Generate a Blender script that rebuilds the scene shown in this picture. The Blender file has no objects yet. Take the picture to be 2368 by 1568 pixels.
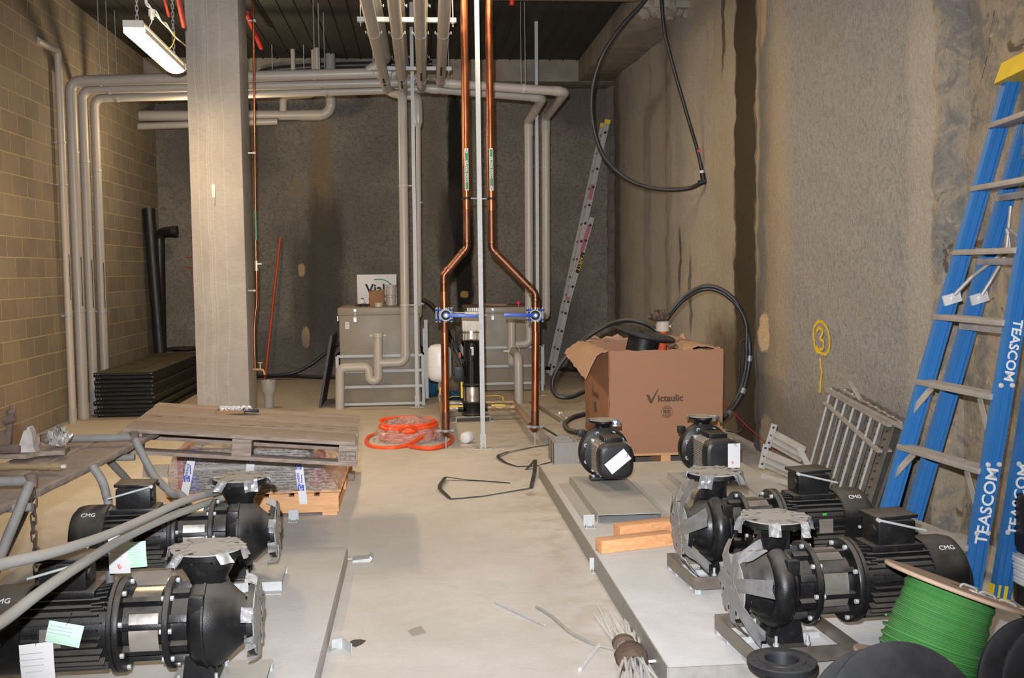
import bpy, bmesh, math, random
from mathutils import Vector as V, Matrix
random.seed(7)
R = math.radians
SC = bpy.context.scene
COL = SC.collection

# ------------------------------------------------------------------ camera
IW, IH, FOC = 2368, 1568, 2400.0
CAM = V((0, 0, 1.62))
_ps, _th, _ro = R(5.21), math.atan(160 / 2400), 0.0125
_f = V((math.sin(_ps) * math.cos(_th), math.cos(_ps) * math.cos(_th), -math.sin(_th)))
_r0 = V((math.cos(_ps), -math.sin(_ps), 0)); _u0 = _r0.cross(_f)
_r = _r0 * math.cos(_ro) - _u0 * math.sin(_ro)
_u = _u0 * math.cos(_ro) + _r0 * math.sin(_ro)
cd = bpy.data.cameras.new('camera'); cam = bpy.data.objects.new('camera', cd); COL.objects.link(cam)
cd.sensor_fit = 'HORIZONTAL'; cd.sensor_width = 36; cd.lens = 36 * FOC / IW; cd.clip_start = .05; cd.clip_end = 100
cam.matrix_world = Matrix(((_r.x, _u.x, -_f.x, CAM.x), (_r.y, _u.y, -_f.y, CAM.y), (_r.z, _u.z, -_f.z, CAM.z), (0, 0, 0, 1)))
SC.camera = cam

# ------------------------------------------------------------------ view and world
vs = SC.view_settings
vs.view_transform = 'Standard'; vs.look = 'None'; vs.gamma = 1; vs.exposure = 0.04; vs.use_curve_mapping = False
wd = bpy.data.worlds.new('world'); SC.world = wd; wd.use_nodes = True
wd.node_tree.nodes['Background'].inputs[0].default_value = (1, .88, .72, 1)
wd.node_tree.nodes['Background'].inputs[1].default_value = 0.0

# ------------------------------------------------------------------ lights: the camera flash, assumed unseen lamps and an added rear fill
def lamp(name, kind, loc, power, col, **k):
    l = bpy.data.lights.new(name, kind); l.energy = power; l.color = col
    o = bpy.data.objects.new(name, l); COL.objects.link(o); o.location = loc
    for a, b in k.items():
        if a == 'rot': o.rotation_euler = b
        else: setattr(l, a, b)
    return o
FLASH = lamp('camera_flash', 'SPOT', (-.06, .03, 1.80), 2350, (.975, 1, 1.07), shadow_soft_size=.02, spot_size=R(80), spot_blend=1.0)
FLASH.rotation_euler = (_f * 1.0 + V((0, 0, .055))).to_track_quat('-Z', 'Y').to_euler()
for nm, x, y, z, e in (('assumed_lamp_overhead', -.9, 2.6, 3.6, 18), ('assumed_lamp_right', 1.4, 5.6, 3.75, 34),
                       ('assumed_lamp_behind', .6, -1.5, 3.6, 26), ('added_fill_rear', 0.8, 9.1, 4.35, 50), ('assumed_lamp_mid', .0, 8.6, 4.35, 46)):  # assumed lamps out of view; rear one is an added fill without a fixture, brightening back and right walls
    lamp(nm, 'AREA', (x, y, z), e, (1, .80, .56), shape='RECTANGLE', size=.3, size_y=1.5)

lamp('assumed_lamp_behind_column', 'POINT', (-2.35, 12.9, 3.3), 85, (1, .78, .50), shadow_soft_size=.12)  # assumed unseen lamp without a fixture, added to brighten the left block wall

# ------------------------------------------------------------------ pixel ray -> point on a plane of the room
def ray(px, py): return _r * (px - IW / 2) - _u * (py - IH / 2) + _f * FOC
def PZ(px, py, z=0.0): d = ray(px, py); return CAM + d * ((z - CAM.z) / d.z)
def PY(px, py, y): d = ray(px, py); return CAM + d * ((y - CAM.y) / d.y)
def PX(px, py, x): d = ray(px, py); return CAM + d * ((x - CAM.x) / d.x)

# ------------------------------------------------------------------ mesh builder
class MB:
    def __init__(s): s.bm = bmesh.new()
    def _new(s, verts, faces):
        vs_ = [s.bm.verts.new(v) for v in verts]
        for f in faces:
            try: s.bm.faces.new([vs_[i] for i in f])
            except ValueError: pass
        return vs_
    def box(s, c, size, rot=None, bev=0.0):
        h = V(size) / 2; M = rot if rot is not None else Matrix.Identity(3)
        if not isinstance(M, Matrix): M = (Matrix.Rotation(M[2], 3, 'Z') @ Matrix.Rotation(M[1], 3, 'Y') @ Matrix.Rotation(M[0], 3, 'X'))
        c = V(c); vv = [c + M @ V((x * h.x, y * h.y, z * h.z)) for x in (-1, 1) for y in (-1, 1) for z in (-1, 1)]
        nv = s._new(vv, [(0, 1, 3, 2), (4, 6, 7, 5), (0, 4, 5, 1), (2, 3, 7, 6), (0, 2, 6, 4), (1, 5, 7, 3)])
        if bev > 0:
            es = {e for v in nv for e in v.link_edges}
            bmesh.ops.bevel(s.bm, geom=list(es), offset=bev, segments=2, affect='EDGES', profile=.6)
        return s
    def bar(s, p0, p1, w, h, up=(0, 0, 1), bev=0.0, twist=0.0):
        p0, p1 = V(p0), V(p1); x = (p1 - p0); L = x.length; x.normalize()
        y = V(up).cross(x)
        if y.length < 1e-4: y = V((0, 1, 0)).cross(x)
        y.normalize(); z = x.cross(y)
        M = Matrix((x, y, z)).transposed()
        if twist: M = M @ Matrix.Rotation(twist, 3, 'X')
        return s.box((p0 + p1) / 2, (L, w, h), M, bev)
    def cyl(s, p0, p1, r, r2=None, n=20):
        p0, p1 = V(p0), V(p1); L = (p1 - p0).length
        return s.lathe([(0, 0), (r, 0), (r if r2 is None else r2, L), (0, L)], p0, p1 - p0, n)
    def lathe(s, prof, o=(0, 0, 0), axis=(0, 0, 1), n=32, a0=0.0, a1=None):
        o = V(o); z = V(axis).normalized(); x = z.orthogonal().normalized()
        if abs(z.z) < .9: x = V((0, 0, 1)).cross(z).normalized()
        y = z.cross(x); full = a1 is None
        m = n if full else n + 1; rings = []
        for r, h in prof:
            if r < 1e-6: rings.append([s.bm.verts.new(o + z * h)])
            else:
                rings.append([s.bm.verts.new(o + z * h + (x * math.cos(a) + y * math.sin(a)) * r)
                              for a in [(2 * math.pi * i / n) if full else a0 + (a1 - a0) * i / n for i in range(m)]])
        for A, B in zip(rings, rings[1:]):
            k = n if full else n
            for i in range(k):
                j = (i + 1) % m
                q = []
                for v in ((A[i % len(A)]), A[j % len(A)], B[j % len(B)], B[i % len(B)]):
                    if v not in q: q.append(v)
                if len(q) >= 3:
                    try: s.bm.faces.new(q)
                    except ValueError: pass
        return s
    def tube(s, pts, r, n=12, bend=0.0, closed=False, caps=True, seg=6, rf=None):
        P = [V(p) for p in pts]
        if bend and not closed:
            Q = [P[0]]
            for a, b, c in zip(P, P[1:], P[2:]):
                u1, u2 = (a - b), (c - b); l1, l2 = u1.length, u2.length; u1.normalize(); u2.normalize()
                ang = u1.angle(u2)
                if ang > 3.1: Q.append(b); continue
                t = min(bend / math.tan(ang / 2), l1 * .48, l2 * .48); rr = t * math.tan(ang / 2)
                cen = b + (u1 + u2).normalized() * (rr / math.sin(ang / 2))
                va, vb = b + u1 * t - cen, b + u2 * t - cen
                tot = va.angle(vb); ax = va.cross(vb).normalized()
                for i in range(seg + 1): Q.append(cen + Matrix.Rotation(tot * i / seg, 3, ax) @ va)
            Q.append(P[-1]); P = Q
        N = len(P); T = []
        for i in range(N):
            a = P[i - 1] if (i or closed) else P[i]; b = P[(i + 1) % N] if (i < N - 1 or closed) else P[i]
            T.append((b - a).normalized())
        x = T[0].orthogonal().normalized(); rings = []
        for i in range(N):
            if i:
                ax = T[i - 1].cross(T[i])
                if ax.length > 1e-7: x = Matrix.Rotation(T[i - 1].angle(T[i]), 3, ax.normalized()) @ x
            x = (x - T[i] * x.dot(T[i])).normalized(); y = T[i].cross(x)
            rr = r if rf is None else rf(i / max(1, N - 1)) * r
            rings.append([s.bm.verts.new(P[i] + (x * math.cos(2 * math.pi * k / n) + y * math.sin(2 * math.pi * k / n)) * rr) for k in range(n)])
        for i in range(N if closed else N - 1):
            A, B = rings[i], rings[(i + 1) % N]
            for k in range(n): s.bm.faces.new((A[k], A[(k + 1) % n], B[(k + 1) % n], B[k]))
        if caps and not closed:
            s.bm.faces.new(rings[0][::-1]); s.bm.faces.new(rings[-1])
        return s
    def ribbon(s, pts, w, t, up=(0, 0, 1)):
        P = [V(p) for p in pts]; rings = []
        for i in range(len(P)):
            tg = (P[min(i + 1, len(P) - 1)] - P[max(i - 1, 0)]).normalized()
            u = up(i) if callable(up) else V(up)
            sd = tg.cross(u).normalized(); nn = sd.cross(tg).normalized()
            rings.append([s.bm.verts.new(P[i] + sd * a * w / 2 + nn * b * t / 2) for a, b in ((-1, -1), (1, -1), (1, 1), (-1, 1))])
        for A, B in zip(rings, rings[1:]):
            for k in range(4): s.bm.faces.new((A[k], A[(k + 1) % 4], B[(k + 1) % 4], B[k]))
        s.bm.faces.new(rings[0][::-1]); s.bm.faces.new(rings[-1])
        return s
    def prism(s, poly, o, ex, ey, depth):
        o, ex, ey = V(o), V(ex), V(ey); ez = ex.cross(ey).normalized() * depth; n = len(poly)
        a = [s.bm.verts.new(o + ex * p[0] + ey * p[1]) for p in poly]; b = [s.bm.verts.new(v.co + ez) for v in a]
        s.bm.faces.new(a[::-1]); s.bm.faces.new(b)
        for i in range(n): s.bm.faces.new((a[i], a[(i + 1) % n], b[(i + 1) % n], b[i]))
        return s
    def hex8(s, b4, t4):
        s._new(list(b4) + list(t4), [(3, 2, 1, 0), (4, 5, 6, 7), (0, 1, 5, 4), (1, 2, 6, 5), (2, 3, 7, 6), (3, 0, 4, 7)]); return s
    def grid(s, fn, nu, nv, th=0.0):
        g = [[s.bm.verts.new(fn(i / nu, j / nv)) for j in range(nv + 1)] for i in range(nu + 1)]
        fs = [s.bm.faces.new((g[i][j], g[i + 1][j], g[i + 1][j + 1], g[i][j + 1])) for i in range(nu) for j in range(nv)]
        if th:
            bmesh.ops.recalc_face_normals(s.bm, faces=fs)
            bmesh.ops.solidify(s.bm, geom=fs, thickness=th)
        return s
    def text(s, txt, size, M, ext=.0008, bold=0.0, sx=1.0):
        c = bpy.data.curves.new('t', 'FONT'); c.body = txt; c.size = size; c.extrude = ext; c.offset = bold
        c.align_x = 'CENTER'; c.align_y = 'CENTER'; c.resolution_u = 3
        o = bpy.data.objects.new('t', c); COL.objects.link(o)
        dg = bpy.context.evaluated_depsgraph_get(); me = bpy.data.meshes.new_from_object(o.evaluated_get(dg))
        me.transform(M @ Matrix.Diagonal((sx, 1, 1, 1))); s.bm.from_mesh(me)
        bpy.data.objects.remove(o); bpy.data.meshes.remove(me); bpy.data.curves.remove(c)
        return s
    def xf(s, M): bmesh.ops.transform(s.bm, matrix=M, verts=s.bm.verts[:]); return s

def frame(o, ex, ey):
    "4x4 placing local x, y (and z out of the surface) at o"
    ex = V(ex).normalized(); ez = ex.cross(V(ey)).normalized(); ey = ez.cross(ex)
    M = Matrix((ex, ey, ez)).transposed().to_4x4(); M.translation = V(o); return M

OFF = {}
def _mesh(mb, name, m, off, ang=38, flat=False, fixn=True):
    bm = mb.bm
    if fixn: bmesh.ops.recalc_face_normals(bm, faces=bm.faces[:])
    if off.length: bmesh.ops.translate(bm, vec=-off, verts=bm.verts[:])
    me = bpy.data.meshes.new(name); bm.to_mesh(me); bm.free()
    me.materials.append(m)
    if not flat:
        me.polygons.foreach_set('use_smooth', [True] * len(me.polygons)); me.set_sharp_from_angle(angle=R(ang))
    o = bpy.data.objects.new(name, me); COL.objects.link(o); return o
def tag(o, label, cat, group=None):
    o['label'] = label; o['category'] = cat
    if group: o['group'] = group
    return o
def top(mb, name, m, label, cat, group=None, **k):
    "one mesh thing in world coordinates; its origin goes to the middle of its base"
    co = [v.co for v in mb.bm.verts]
    lo = V([min(c[i] for c in co) for i in range(3)]); hi = V([max(c[i] for c in co) for i in range(3)])
    off = V(((lo.x + hi.x) / 2, (lo.y + hi.y) / 2, lo.z))
    o = _mesh(mb, name, m, off, **k); o.location = off; OFF[o] = off
    return tag(o, label, cat, group)
def empty(name, loc, label, cat, group=None, world=False, rotz=0.0):
    "an Empty at a thing's base; world=True: its parts are given in world coordinates"
    o = bpy.data.objects.new(name, None); COL.objects.link(o); o.location = loc; o.rotation_euler = (0, 0, rotz)
    o.empty_display_size = .1; OFF[o] = V(loc) if world else V((0, 0, 0))
    return tag(o, label, cat, group)
def part(mb, name, m, parent, label=None, kind=None, **k):
    o = _mesh(mb, name, m, OFF[parent], **k); o.parent = parent; OFF[o] = OFF[parent]
    if label: o['label'] = label
    if kind: o['kind'] = kind
    return o
def struct(mb, name, m, **k):
    o = _mesh(mb, name, m, V((0, 0, 0)), **k); o['kind'] = 'structure'; OFF[o] = V((0, 0, 0)); return o
def each(mb, name, m, parent, label=None, **k):
    "every separate piece of mb becomes a part of its own"
    bm = mb.bm; seen = set(); out = []
    for v in list(bm.verts):
        if v in seen: continue
        st = [v]; seen.add(v); vs2 = []
        while st:
            w = st.pop(); vs2.append(w)
            for e in w.link_edges:
                q = e.other_vert(w)
                if q not in seen: seen.add(q); st.append(q)
        nb = MB(); mp = {w: nb.bm.verts.new(w.co) for w in vs2}
        for f in {f for w in vs2 for f in w.link_faces}: nb.bm.faces.new([mp[w] for w in f.verts])
        out.append(part(nb, name, m, parent, label, **k))
    bm.free(); return out
def copy_tree(o, parent=None):
    c = o.copy(); COL.objects.link(c)
    if parent: c.parent = parent
    for ch in list(o.children): copy_tree(ch, c)
    return c
def wob(x, s=0): return math.sin(x * 12.9898 + s * 78.233) * .5 + math.sin(x * 5.17 + s * 3.1) * .5
def catmull(P, k=8):
    P = [V(p) for p in P]; Q = []
    E = [P[0] * 2 - P[1]] + P + [P[-1] * 2 - P[-2]]
    for a, b, c, d in zip(E, E[1:], E[2:], E[3:]):
        for i in range(k):
            t = i / k
            Q.append(.5 * ((2 * b) + (c - a) * t + (2 * a - 5 * b + 4 * c - d) * t * t + (3 * b - a - 3 * c + d) * t ** 3))
    Q.append(P[-1]); return Q
# ------------------------------------------------------------------ materials
class NT:
    def __init__(s, name):
        s.m = bpy.data.materials.new(name); s.m.use_nodes = True; s.t = s.m.node_tree
        s.b = s.t.nodes['Principled BSDF']; s.out = s.t.nodes['Material Output']; s._p = None
    def n(s, t, **k):
        x = s.t.nodes.new(t)
        for a, b in k.items(): setattr(x, a, b)
        return x
    def put(s, sock, v):
        if isinstance(v, bpy.types.NodeSocket): s.t.links.new(v, sock)
        elif isinstance(v, (tuple, list)) and len(v) == 3 and sock.type == 'RGBA': sock.default_value = (*v, 1)
        else: sock.default_value = v
    def pos(s):
        if s._p is None: s._p = s.n('ShaderNodeNewGeometry')
        return s._p.outputs['Position']
    def nrmz(s): s.pos(); return s.xyz(s._p.outputs['Normal'])[2]
    def xyz(s, v): x = s.n('ShaderNodeSeparateXYZ'); s.put(x.inputs[0], v); return x.outputs
    def comb(s, x, y, z):
        c = s.n('ShaderNodeCombineXYZ')
        for i, v in enumerate((x, y, z)): s.put(c.inputs[i], v)
        return c.outputs[0]
    def math(s, op, a, b=0.0, c=0.0, clamp=False):
        x = s.n('ShaderNodeMath', operation=op, use_clamp=clamp)
        for i, v in enumerate((a, b, c)): s.put(x.inputs[i], v)
        return x.outputs[0]
    def scale(s, v, k): x = s.n('ShaderNodeVectorMath', operation='MULTIPLY'); s.put(x.inputs[0], v); x.inputs[1].default_value = k; return x.outputs[0]
    def noise(s, v, sc, det=3, dist=0.0, rough=.55):
        x = s.n('ShaderNodeTexNoise'); s.put(x.inputs['Vector'], v); x.inputs['Scale'].default_value = sc
        x.inputs['Detail'].default_value = det; x.inputs['Roughness'].default_value = rough; x.inputs['Distortion'].default_value = dist
        return x.outputs['Fac']
    def ramp(s, f, a, b, v0=0.0, v1=1.0):
        x = s.n('ShaderNodeMapRange', interpolation_type='SMOOTHSTEP'); s.put(x.inputs[0], f)
        x.inputs[1].default_value = a; x.inputs[2].default_value = b; x.inputs[3].default_value = v0; x.inputs[4].default_value = v1
        return x.outputs[0]
    def mix(s, f, a, b, mode='MIX'):
        x = s.n('ShaderNodeMix', data_type='RGBA', blend_type=mode); s.put(x.inputs[0], f); s.put(x.inputs[6], a); s.put(x.inputs[7], b); return x.outputs[2]
    def bump(s, h, dist, strength=1.0, normal=None):
        x = s.n('ShaderNodeBump'); s.put(x.inputs['Height'], h); x.inputs['Distance'].default_value = dist; x.inputs['Strength'].default_value = strength
        if normal is not None: s.put(x.inputs['Normal'], normal)
        return x.outputs[0]
    def fin(s, col, rough=.6, normal=None, metal=0.0, spec=.5):
        s.put(s.b.inputs['Base Color'], col); s.put(s.b.inputs['Roughness'], rough); s.put(s.b.inputs['Metallic'], metal)
        s.b.inputs['Specular IOR Level'].default_value = spec
        if normal is not None: s.put(s.b.inputs['Normal'], normal)
        return s.m

def mat(name, col, rough=.5, metal=0.0, ns=6.0, na=.12, bump=0.0, bs=80.0, dust=0.0, dc=(.33, .29, .24), spec=.5, stretch=None):
    n = NT(name); p = n.pos()
    if stretch: p = n.scale(p, stretch)
    f = n.noise(p, ns, 4)
    c = n.mix(f, tuple(v * (1 - na * 1.6) for v in col), tuple(min(1, v * (1 + na * 1.6)) for v in col))
    r = n.ramp(f, .3, .7, max(.02, rough - .06), min(1, rough + .08)); mt = metal
    if dust:
        df = n.math('MULTIPLY', n.ramp(n.nrmz(), .15, .95), n.ramp(n.noise(n.pos(), 9, 4), .25, .6, .45, 1.0))
        df = n.math('ADD', n.math('MULTIPLY', df, dust), n.ramp(n.noise(n.pos(), 22, 5), .52, .78, 0, dust * .16), clamp=True)
        c = n.mix(df, c, dc); r = n.math('ADD', n.math('MULTIPLY', df, .5), r, clamp=True)
        if metal: mt = n.math('MULTIPLY', n.math('SUBTRACT', 1.0, df), metal)
    nm = n.bump(n.noise(n.pos(), bs, 3), bump) if bump else None
    return n.fin(c, r, nm, mt, spec)

M = {}
M['pvc'] = mat('grey_pvc', (.415, .385, .345), .38, ns=2, na=.05, dust=.12)
M['pvc_joint'] = mat('pvc_fitting', (.43, .395, .34), .33, ns=2, na=.05)
M['pvc_white'] = mat('white_pvc', (.50, .455, .39), .4, ns=2, na=.05)
M['copper'] = mat('copper_pipe', (.42, .15, .07), .32, 1.0, ns=5, na=.22, stretch=(3, 3, .8))
M['copper_dull'] = mat('heated_copper', (.20, .092, .055), .42, 1.0, ns=9, na=.35)
M['copper_header'] = mat('dusty_copper', (.38, .235, .17), .5, .4, ns=7, na=.2, dust=.5)
M['galv'] = mat('galvanised_steel', (.43, .44, .43), .58, .35, ns=40, na=.12, dust=.1)
M['galv_dusty'] = mat('dusty_galvanised_steel', (.29, .275, .25), .55, .2, ns=18, na=.2, dust=.4)
M['zinc'] = mat('bright_zinc', (.72, .72, .71), .42, .4, ns=20, na=.08)
M['stainless'] = mat('stainless_steel', (.62, .57, .51), .3, .85, ns=12, na=.05)
M['black'] = mat('black_pump_paint', (.0075, .0075, .008), .36, ns=10, na=.3, bump=.0007, bs=160, dust=.5, dc=(.165, .145, .12), spec=.32)
M['black_plastic'] = mat('black_plastic', (.010, .010, .011), .45, ns=10, na=.3, dust=.14, spec=.4)
M['black_pipe'] = mat('black_pipe_plastic', (.012, .012, .012), .45, ns=6, na=.3, dust=.1)
M['rubber'] = mat('black_rubber_hose', (.014, .014, .015), .42, ns=6, na=.2, dust=.22)
M['reel_black'] = mat('scuffed_black_plastic', (.014, .0145, .017), .55, ns=12, na=.6, dust=.2, dc=(.2, .2, .21), spec=.3)
M['tape'] = mat('silver_duct_tape', (.27, .27, .275), .38, .6, ns=14, na=.12, bump=.003, bs=45, dust=.75, dc=(.30, .27, .235))
M['cover'] = mat('dusty_flange_cover', (.30, .285, .26), .75, ns=10, na=.12, dust=.6, dc=(.34, .305, .26))
M['paper'] = mat('white_card', (.66, .66, .66), .8, ns=4, na=.02, spec=.2)
M['green_card'] = mat('pale_green_card', (.50, .72, .58), .7, ns=4, na=.03)
M['ink'] = mat('dark_ink', (.02, .02, .025), .8)
M['grey_ink'] = mat('grey_pencil', (.45, .45, .46), .8)
M['red_ink'] = mat('red_ink', (.75, .06, .05), .8)
M['card'] = mat('cardboard', (.315, .158, .086), .8, ns=3, na=.07, dust=.15, stretch=(1, 1, 6))
M['card_in'] = mat('cardboard_inside', (.40, .25, .165), .85, ns=4, na=.1)
M['card_print'] = mat('cardboard_print', (.075, .04, .025), .8)
M['wood_old'] = mat('weathered_timber', (.22, .17, .135), .85, ns=9, na=.5, bump=.002, bs=40, dust=.45, dc=(.34, .29, .245), stretch=(1.2, 8, 8))
M['wood_plank'] = mat('dirty_scaffold_plank', (.225, .175, .145), .9, ns=8, na=.4, bump=.003, bs=50, dust=.5, dc=(.33, .28, .245), stretch=(8, 1.2, 8))
M['wood_new'] = mat('fresh_pine', (.60, .325, .145), .7, ns=7, na=.22, stretch=(1.2, 9, 9))
M['wood_offcut'] = mat('orange_pine_offcut', (.62, .30, .13), .7, ns=8, na=.28, stretch=(1.5, 9, 9), dust=.25)
M['ply'] = mat('reel_chipboard', (.45, .31, .225), .75, ns=12, na=.14, dust=.3)
M['orange'] = mat('orange_hose', (.80, .085, .016), .4, ns=5, na=.08)
M['orange_pipe'] = mat('orange_conduit', (.56, .085, .02), .5, ns=5, na=.1)
M['red'] = mat('red_paint', (.50, .03, .02), .5)
M['pink'] = mat('pink_cap', (.85, .03, .12), .5)
M['blue_valve'] = mat('blue_valve_paint', (.018, .075, .40), .38, ns=8, na=.15)
M['blue_frp'] = mat('blue_fibreglass', (.02, .135, .36), .45, ns=3, na=.1, dust=.12, stretch=(1, 1, .4))
M['yellow'] = mat('yellow_plastic', (.72, .52, .02), .5, ns=6, na=.1)
M['white'] = mat('white_enamel', (.72, .72, .74), .3, ns=3, na=.03)
M['cream'] = mat('cream_enamel', (.62, .58, .50), .4, ns=6, na=.05)
M['alu'] = mat('dusty_aluminium', (.36, .335, .31), .5, .3, ns=14, na=.14, dust=.45)
M['alu_ladder'] = mat('worn_aluminium', (.40, .37, .345), .6, .2, ns=24, na=.3)
M['magenta'] = mat('magenta_paint', (.42, .10, .17), .6, ns=30, na=.3)
M['grp'] = mat('khaki_fibreglass', (.235, .20, .145), .45, ns=3, na=.07, dust=.35, dc=(.35, .26, .17))
M['brass'] = mat('brass', (.36, .27, .15), .42, .5, dust=.25)
M['nickel'] = mat('nickel_plate', (.48, .43, .36), .4, .6)
M['green_cable'] = mat('green_cable', (.055, .255, .05), .45, ns=14, na=.1, dust=.3, dc=(.22, .30, .19), spec=.3)
M['green_label'] = mat('green_label', (.02, .22, .09), .5)
M['chain'] = mat('rusty_chain', (.085, .06, .045), .6, .6, ns=40, na=.4)
M['block'] = mat('grey_concrete_block', (.30, .285, .265), .9, ns=20, na=.12, bump=.002, bs=150)
M['rust'] = mat('rusty_iron', (.115, .08, .062), .85, ns=18, na=.35, dust=.5, dc=(.23, .195, .17))
M['cloth'] = mat('dirty_cloth', (.10, .065, .045), .95, ns=16, na=.4, bump=.006, bs=60)
M['blue_cloth'] = mat('blue_rag', (.015, .075, .15), .9, ns=16, na=.4, bump=.004, bs=60)
M['tubegrey'] = mat('dusty_grey_tube', (.17, .165, .155), .6, ns=12, na=.3, dust=.35, dc=(.27, .25, .225))
M['conduit'] = mat('pale_grey_conduit', (.34, .335, .315), .6, ns=5, na=.08, dust=.15)
M['spray'] = mat('yellow_spray_paint', (.60, .40, .012), .8, ns=60, na=.25)
M['blue_print'] = mat('blue_print', (.035, .05, .38), .6)
M['plates'] = mat('stacked_metal_plates', (.30, .29, .28), .4, .7, ns=6, na=.35, stretch=(.5, 6, 40))
M['brown_paper'] = mat('brown_paper', (.26, .135, .07), .85, ns=10, na=.15, bump=.004, bs=40)
M['dark_steel'] = mat('bare_steel_strip', (.27, .235, .195), .45, .8, ns=10, na=.25, dust=.2)
M['grating'] = mat('black_shelf_steel', (.010, .012, .012), .5, .2, ns=8, na=.3, dust=.42, dc=(.20, .165, .09))
M['tray'] = mat('dusty_tray_steel', (.38, .37, .345), .7, ns=6, na=.1)
M['decking'] = mat('rusty_grey_decking', (.105, .092, .076), .6, .2, ns=12, na=.25, dust=.12)
M['dark_board'] = mat('dark_grey_board', (.06, .06, .065), .6, ns=20, na=.3)
M['film'] = None
def film(name, a=.10, tint=(.95, .92, .88)):
    n = NT(name); p = n.pos()
    w = n.noise(n.scale(p, (3, 3, 14)), 9, 4, 1.2)
    tr = n.n('ShaderNodeBsdfTransparent'); tr.inputs[0].default_value = (*tint, 1)
    gl = n.n('ShaderNodeBsdfGlossy'); gl.inputs[0].default_value = (.9, .9, .9, 1); gl.inputs[1].default_value = .12
    n.put(gl.inputs['Normal'], n.bump(w, .06))
    df = n.n('ShaderNodeBsdfDiffuse'); df.inputs[0].default_value = (.75, .70, .66, 1)
    m1 = n.n('ShaderNodeMixShader'); n.put(m1.inputs[0], n.ramp(w, .40, .66, .10, .50)); n.put(m1.inputs[1], tr.outputs[0]); n.put(m1.inputs[2], df.outputs[0])  # pale diffuse streaks paint gloss onto the film
    m2 = n.n('ShaderNodeMixShader'); m2.inputs[0].default_value = a; n.put(m2.inputs[1], m1.outputs[0]); n.put(m2.inputs[2], gl.outputs[0])
    n.put(n.out.inputs[0], m2.outputs[0]); return n.m
M['film'] = film('stretch_film', .22)
def emit(name, col, st):
    n = NT(name); e = n.n('ShaderNodeEmission'); e.inputs[0].default_value = (*col, 1); e.inputs[1].default_value = st
    n.put(n.out.inputs[0], e.outputs[0]); return n.m
M['tube_light'] = emit('lit_diffuser', (1, .70, .38), 130)

def blob(n, cx, cz, hx, hz, a, b, nz, soft=.25, amp=.6):
    "irregular patch on a wall: a, b run along the wall and up; hx, hz half sizes"
    u = n.math('ABSOLUTE', n.math('DIVIDE', n.math('SUBTRACT', a, cx), hx)); v = n.math('ABSOLUTE', n.math('DIVIDE', n.math('SUBTRACT', b, cz), hz))
    d = n.math('POWER', n.math('ADD', n.math('POWER', u, 2.6), n.math('POWER', v, 2.6)), .385)
    d = n.math('ADD', d, n.math('MULTIPLY', n.math('SUBTRACT', nz, .5), amp * 2))
    return n.ramp(d, 1 - soft, 1 + soft, 1, 0)

def mat_floor():
    n = NT('concrete_floor'); p = n.pos(); X, Y, Z = n.xyz(p)
    a = n.noise(p, .9, 5, .6); b = n.noise(p, 4.5, 6, .3, .65); c = n.noise(p, 70, 2)
    col = n.mix(n.ramp(a, .3, .7), (.47, .448, .42), (.56, .54, .51))
    col = n.mix(n.ramp(b, .42, .75, 0, .6), col, (.45, .415, .37))
    col = n.mix(n.ramp(n.noise(p, 2.2, 5, 1.2), .58, .68, 0, .4), col, (.59, .56, .52))
    col = n.mix(n.ramp(n.noise(n.scale(p, (1.6, .8, 1)), 3.0, 6, .8), .66, .76, 0, .35), col, (.40, .33, .26))
    col = n.mix(n.ramp(c, .68, .8, 0, .35), col, (.2, .165, .13))
    grit = n.math('MULTIPLY', n.ramp(X, .35, .95), n.ramp(n.noise(p, 6, 5, .5), .45, .62, 0, .45))
    col = n.mix(grit, col, (.36, .29, .21))
    g2 = n.math('MULTIPLY', n.ramp(Y, 9.5, 13), .7); col = n.mix(g2, col, (.60, .49, .34))  # floor colour lightened towards the back to stand in for light
    return n.fin(col, n.ramp(b, .3, .7, .55, .8), n.bump(b, .004))
def mat_blockwall():
    n = NT('block_wall'); p = n.pos(); X, Y, Z = n.xyz(p)
    br = n.n('ShaderNodeTexBrick'); n.put(br.inputs['Vector'], n.comb(n.math('ADD', Y, .13), n.math('ADD', Z, .0), 0.0))
    br.inputs['Scale'].default_value = 1; br.inputs['Brick Width'].default_value = .4; br.inputs['Row Height'].default_value = .2
    br.inputs['Mortar Size'].default_value = .0065; br.inputs['Mortar Smooth'].default_value = .25; br.inputs['Bias'].default_value = 0; br.offset = .5
    br.inputs['Color1'].default_value = (.20, .165, .125, 1); br.inputs['Color2'].default_value = (.265, .22, .165, 1); br.inputs['Mortar'].default_value = (.47, .38, .22, 1)
    g = n.noise(p, 90, 3); w = n.noise(p, 2.0, 4)
    col = n.mix(n.ramp(g, .35, .7, 0, .22), br.outputs['Color'], (.12, .10, .08)); col = n.mix(n.ramp(w, .4, .75, 0, .35), col, (.36, .28, .165))
    h = n.math('SUBTRACT', n.math('MULTIPLY', g, .25), br.outputs['Fac'])
    return n.fin(col, .9, n.bump(h, .006))
def shot(n, p, base, dark, bscale=16, bd=.022):
    g = n.noise(p, bscale, 5, .5, .62); f = n.noise(p, bscale * 5, 3)
    col = n.mix(n.ramp(g, .30, .58), dark, base); col = n.mix(n.ramp(f, .52, .7, 0, .6), col, dark)
    h = n.math('ADD', g, n.math('MULTIPLY', f, .2))
    return col, n.bump(h, bd)
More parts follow.
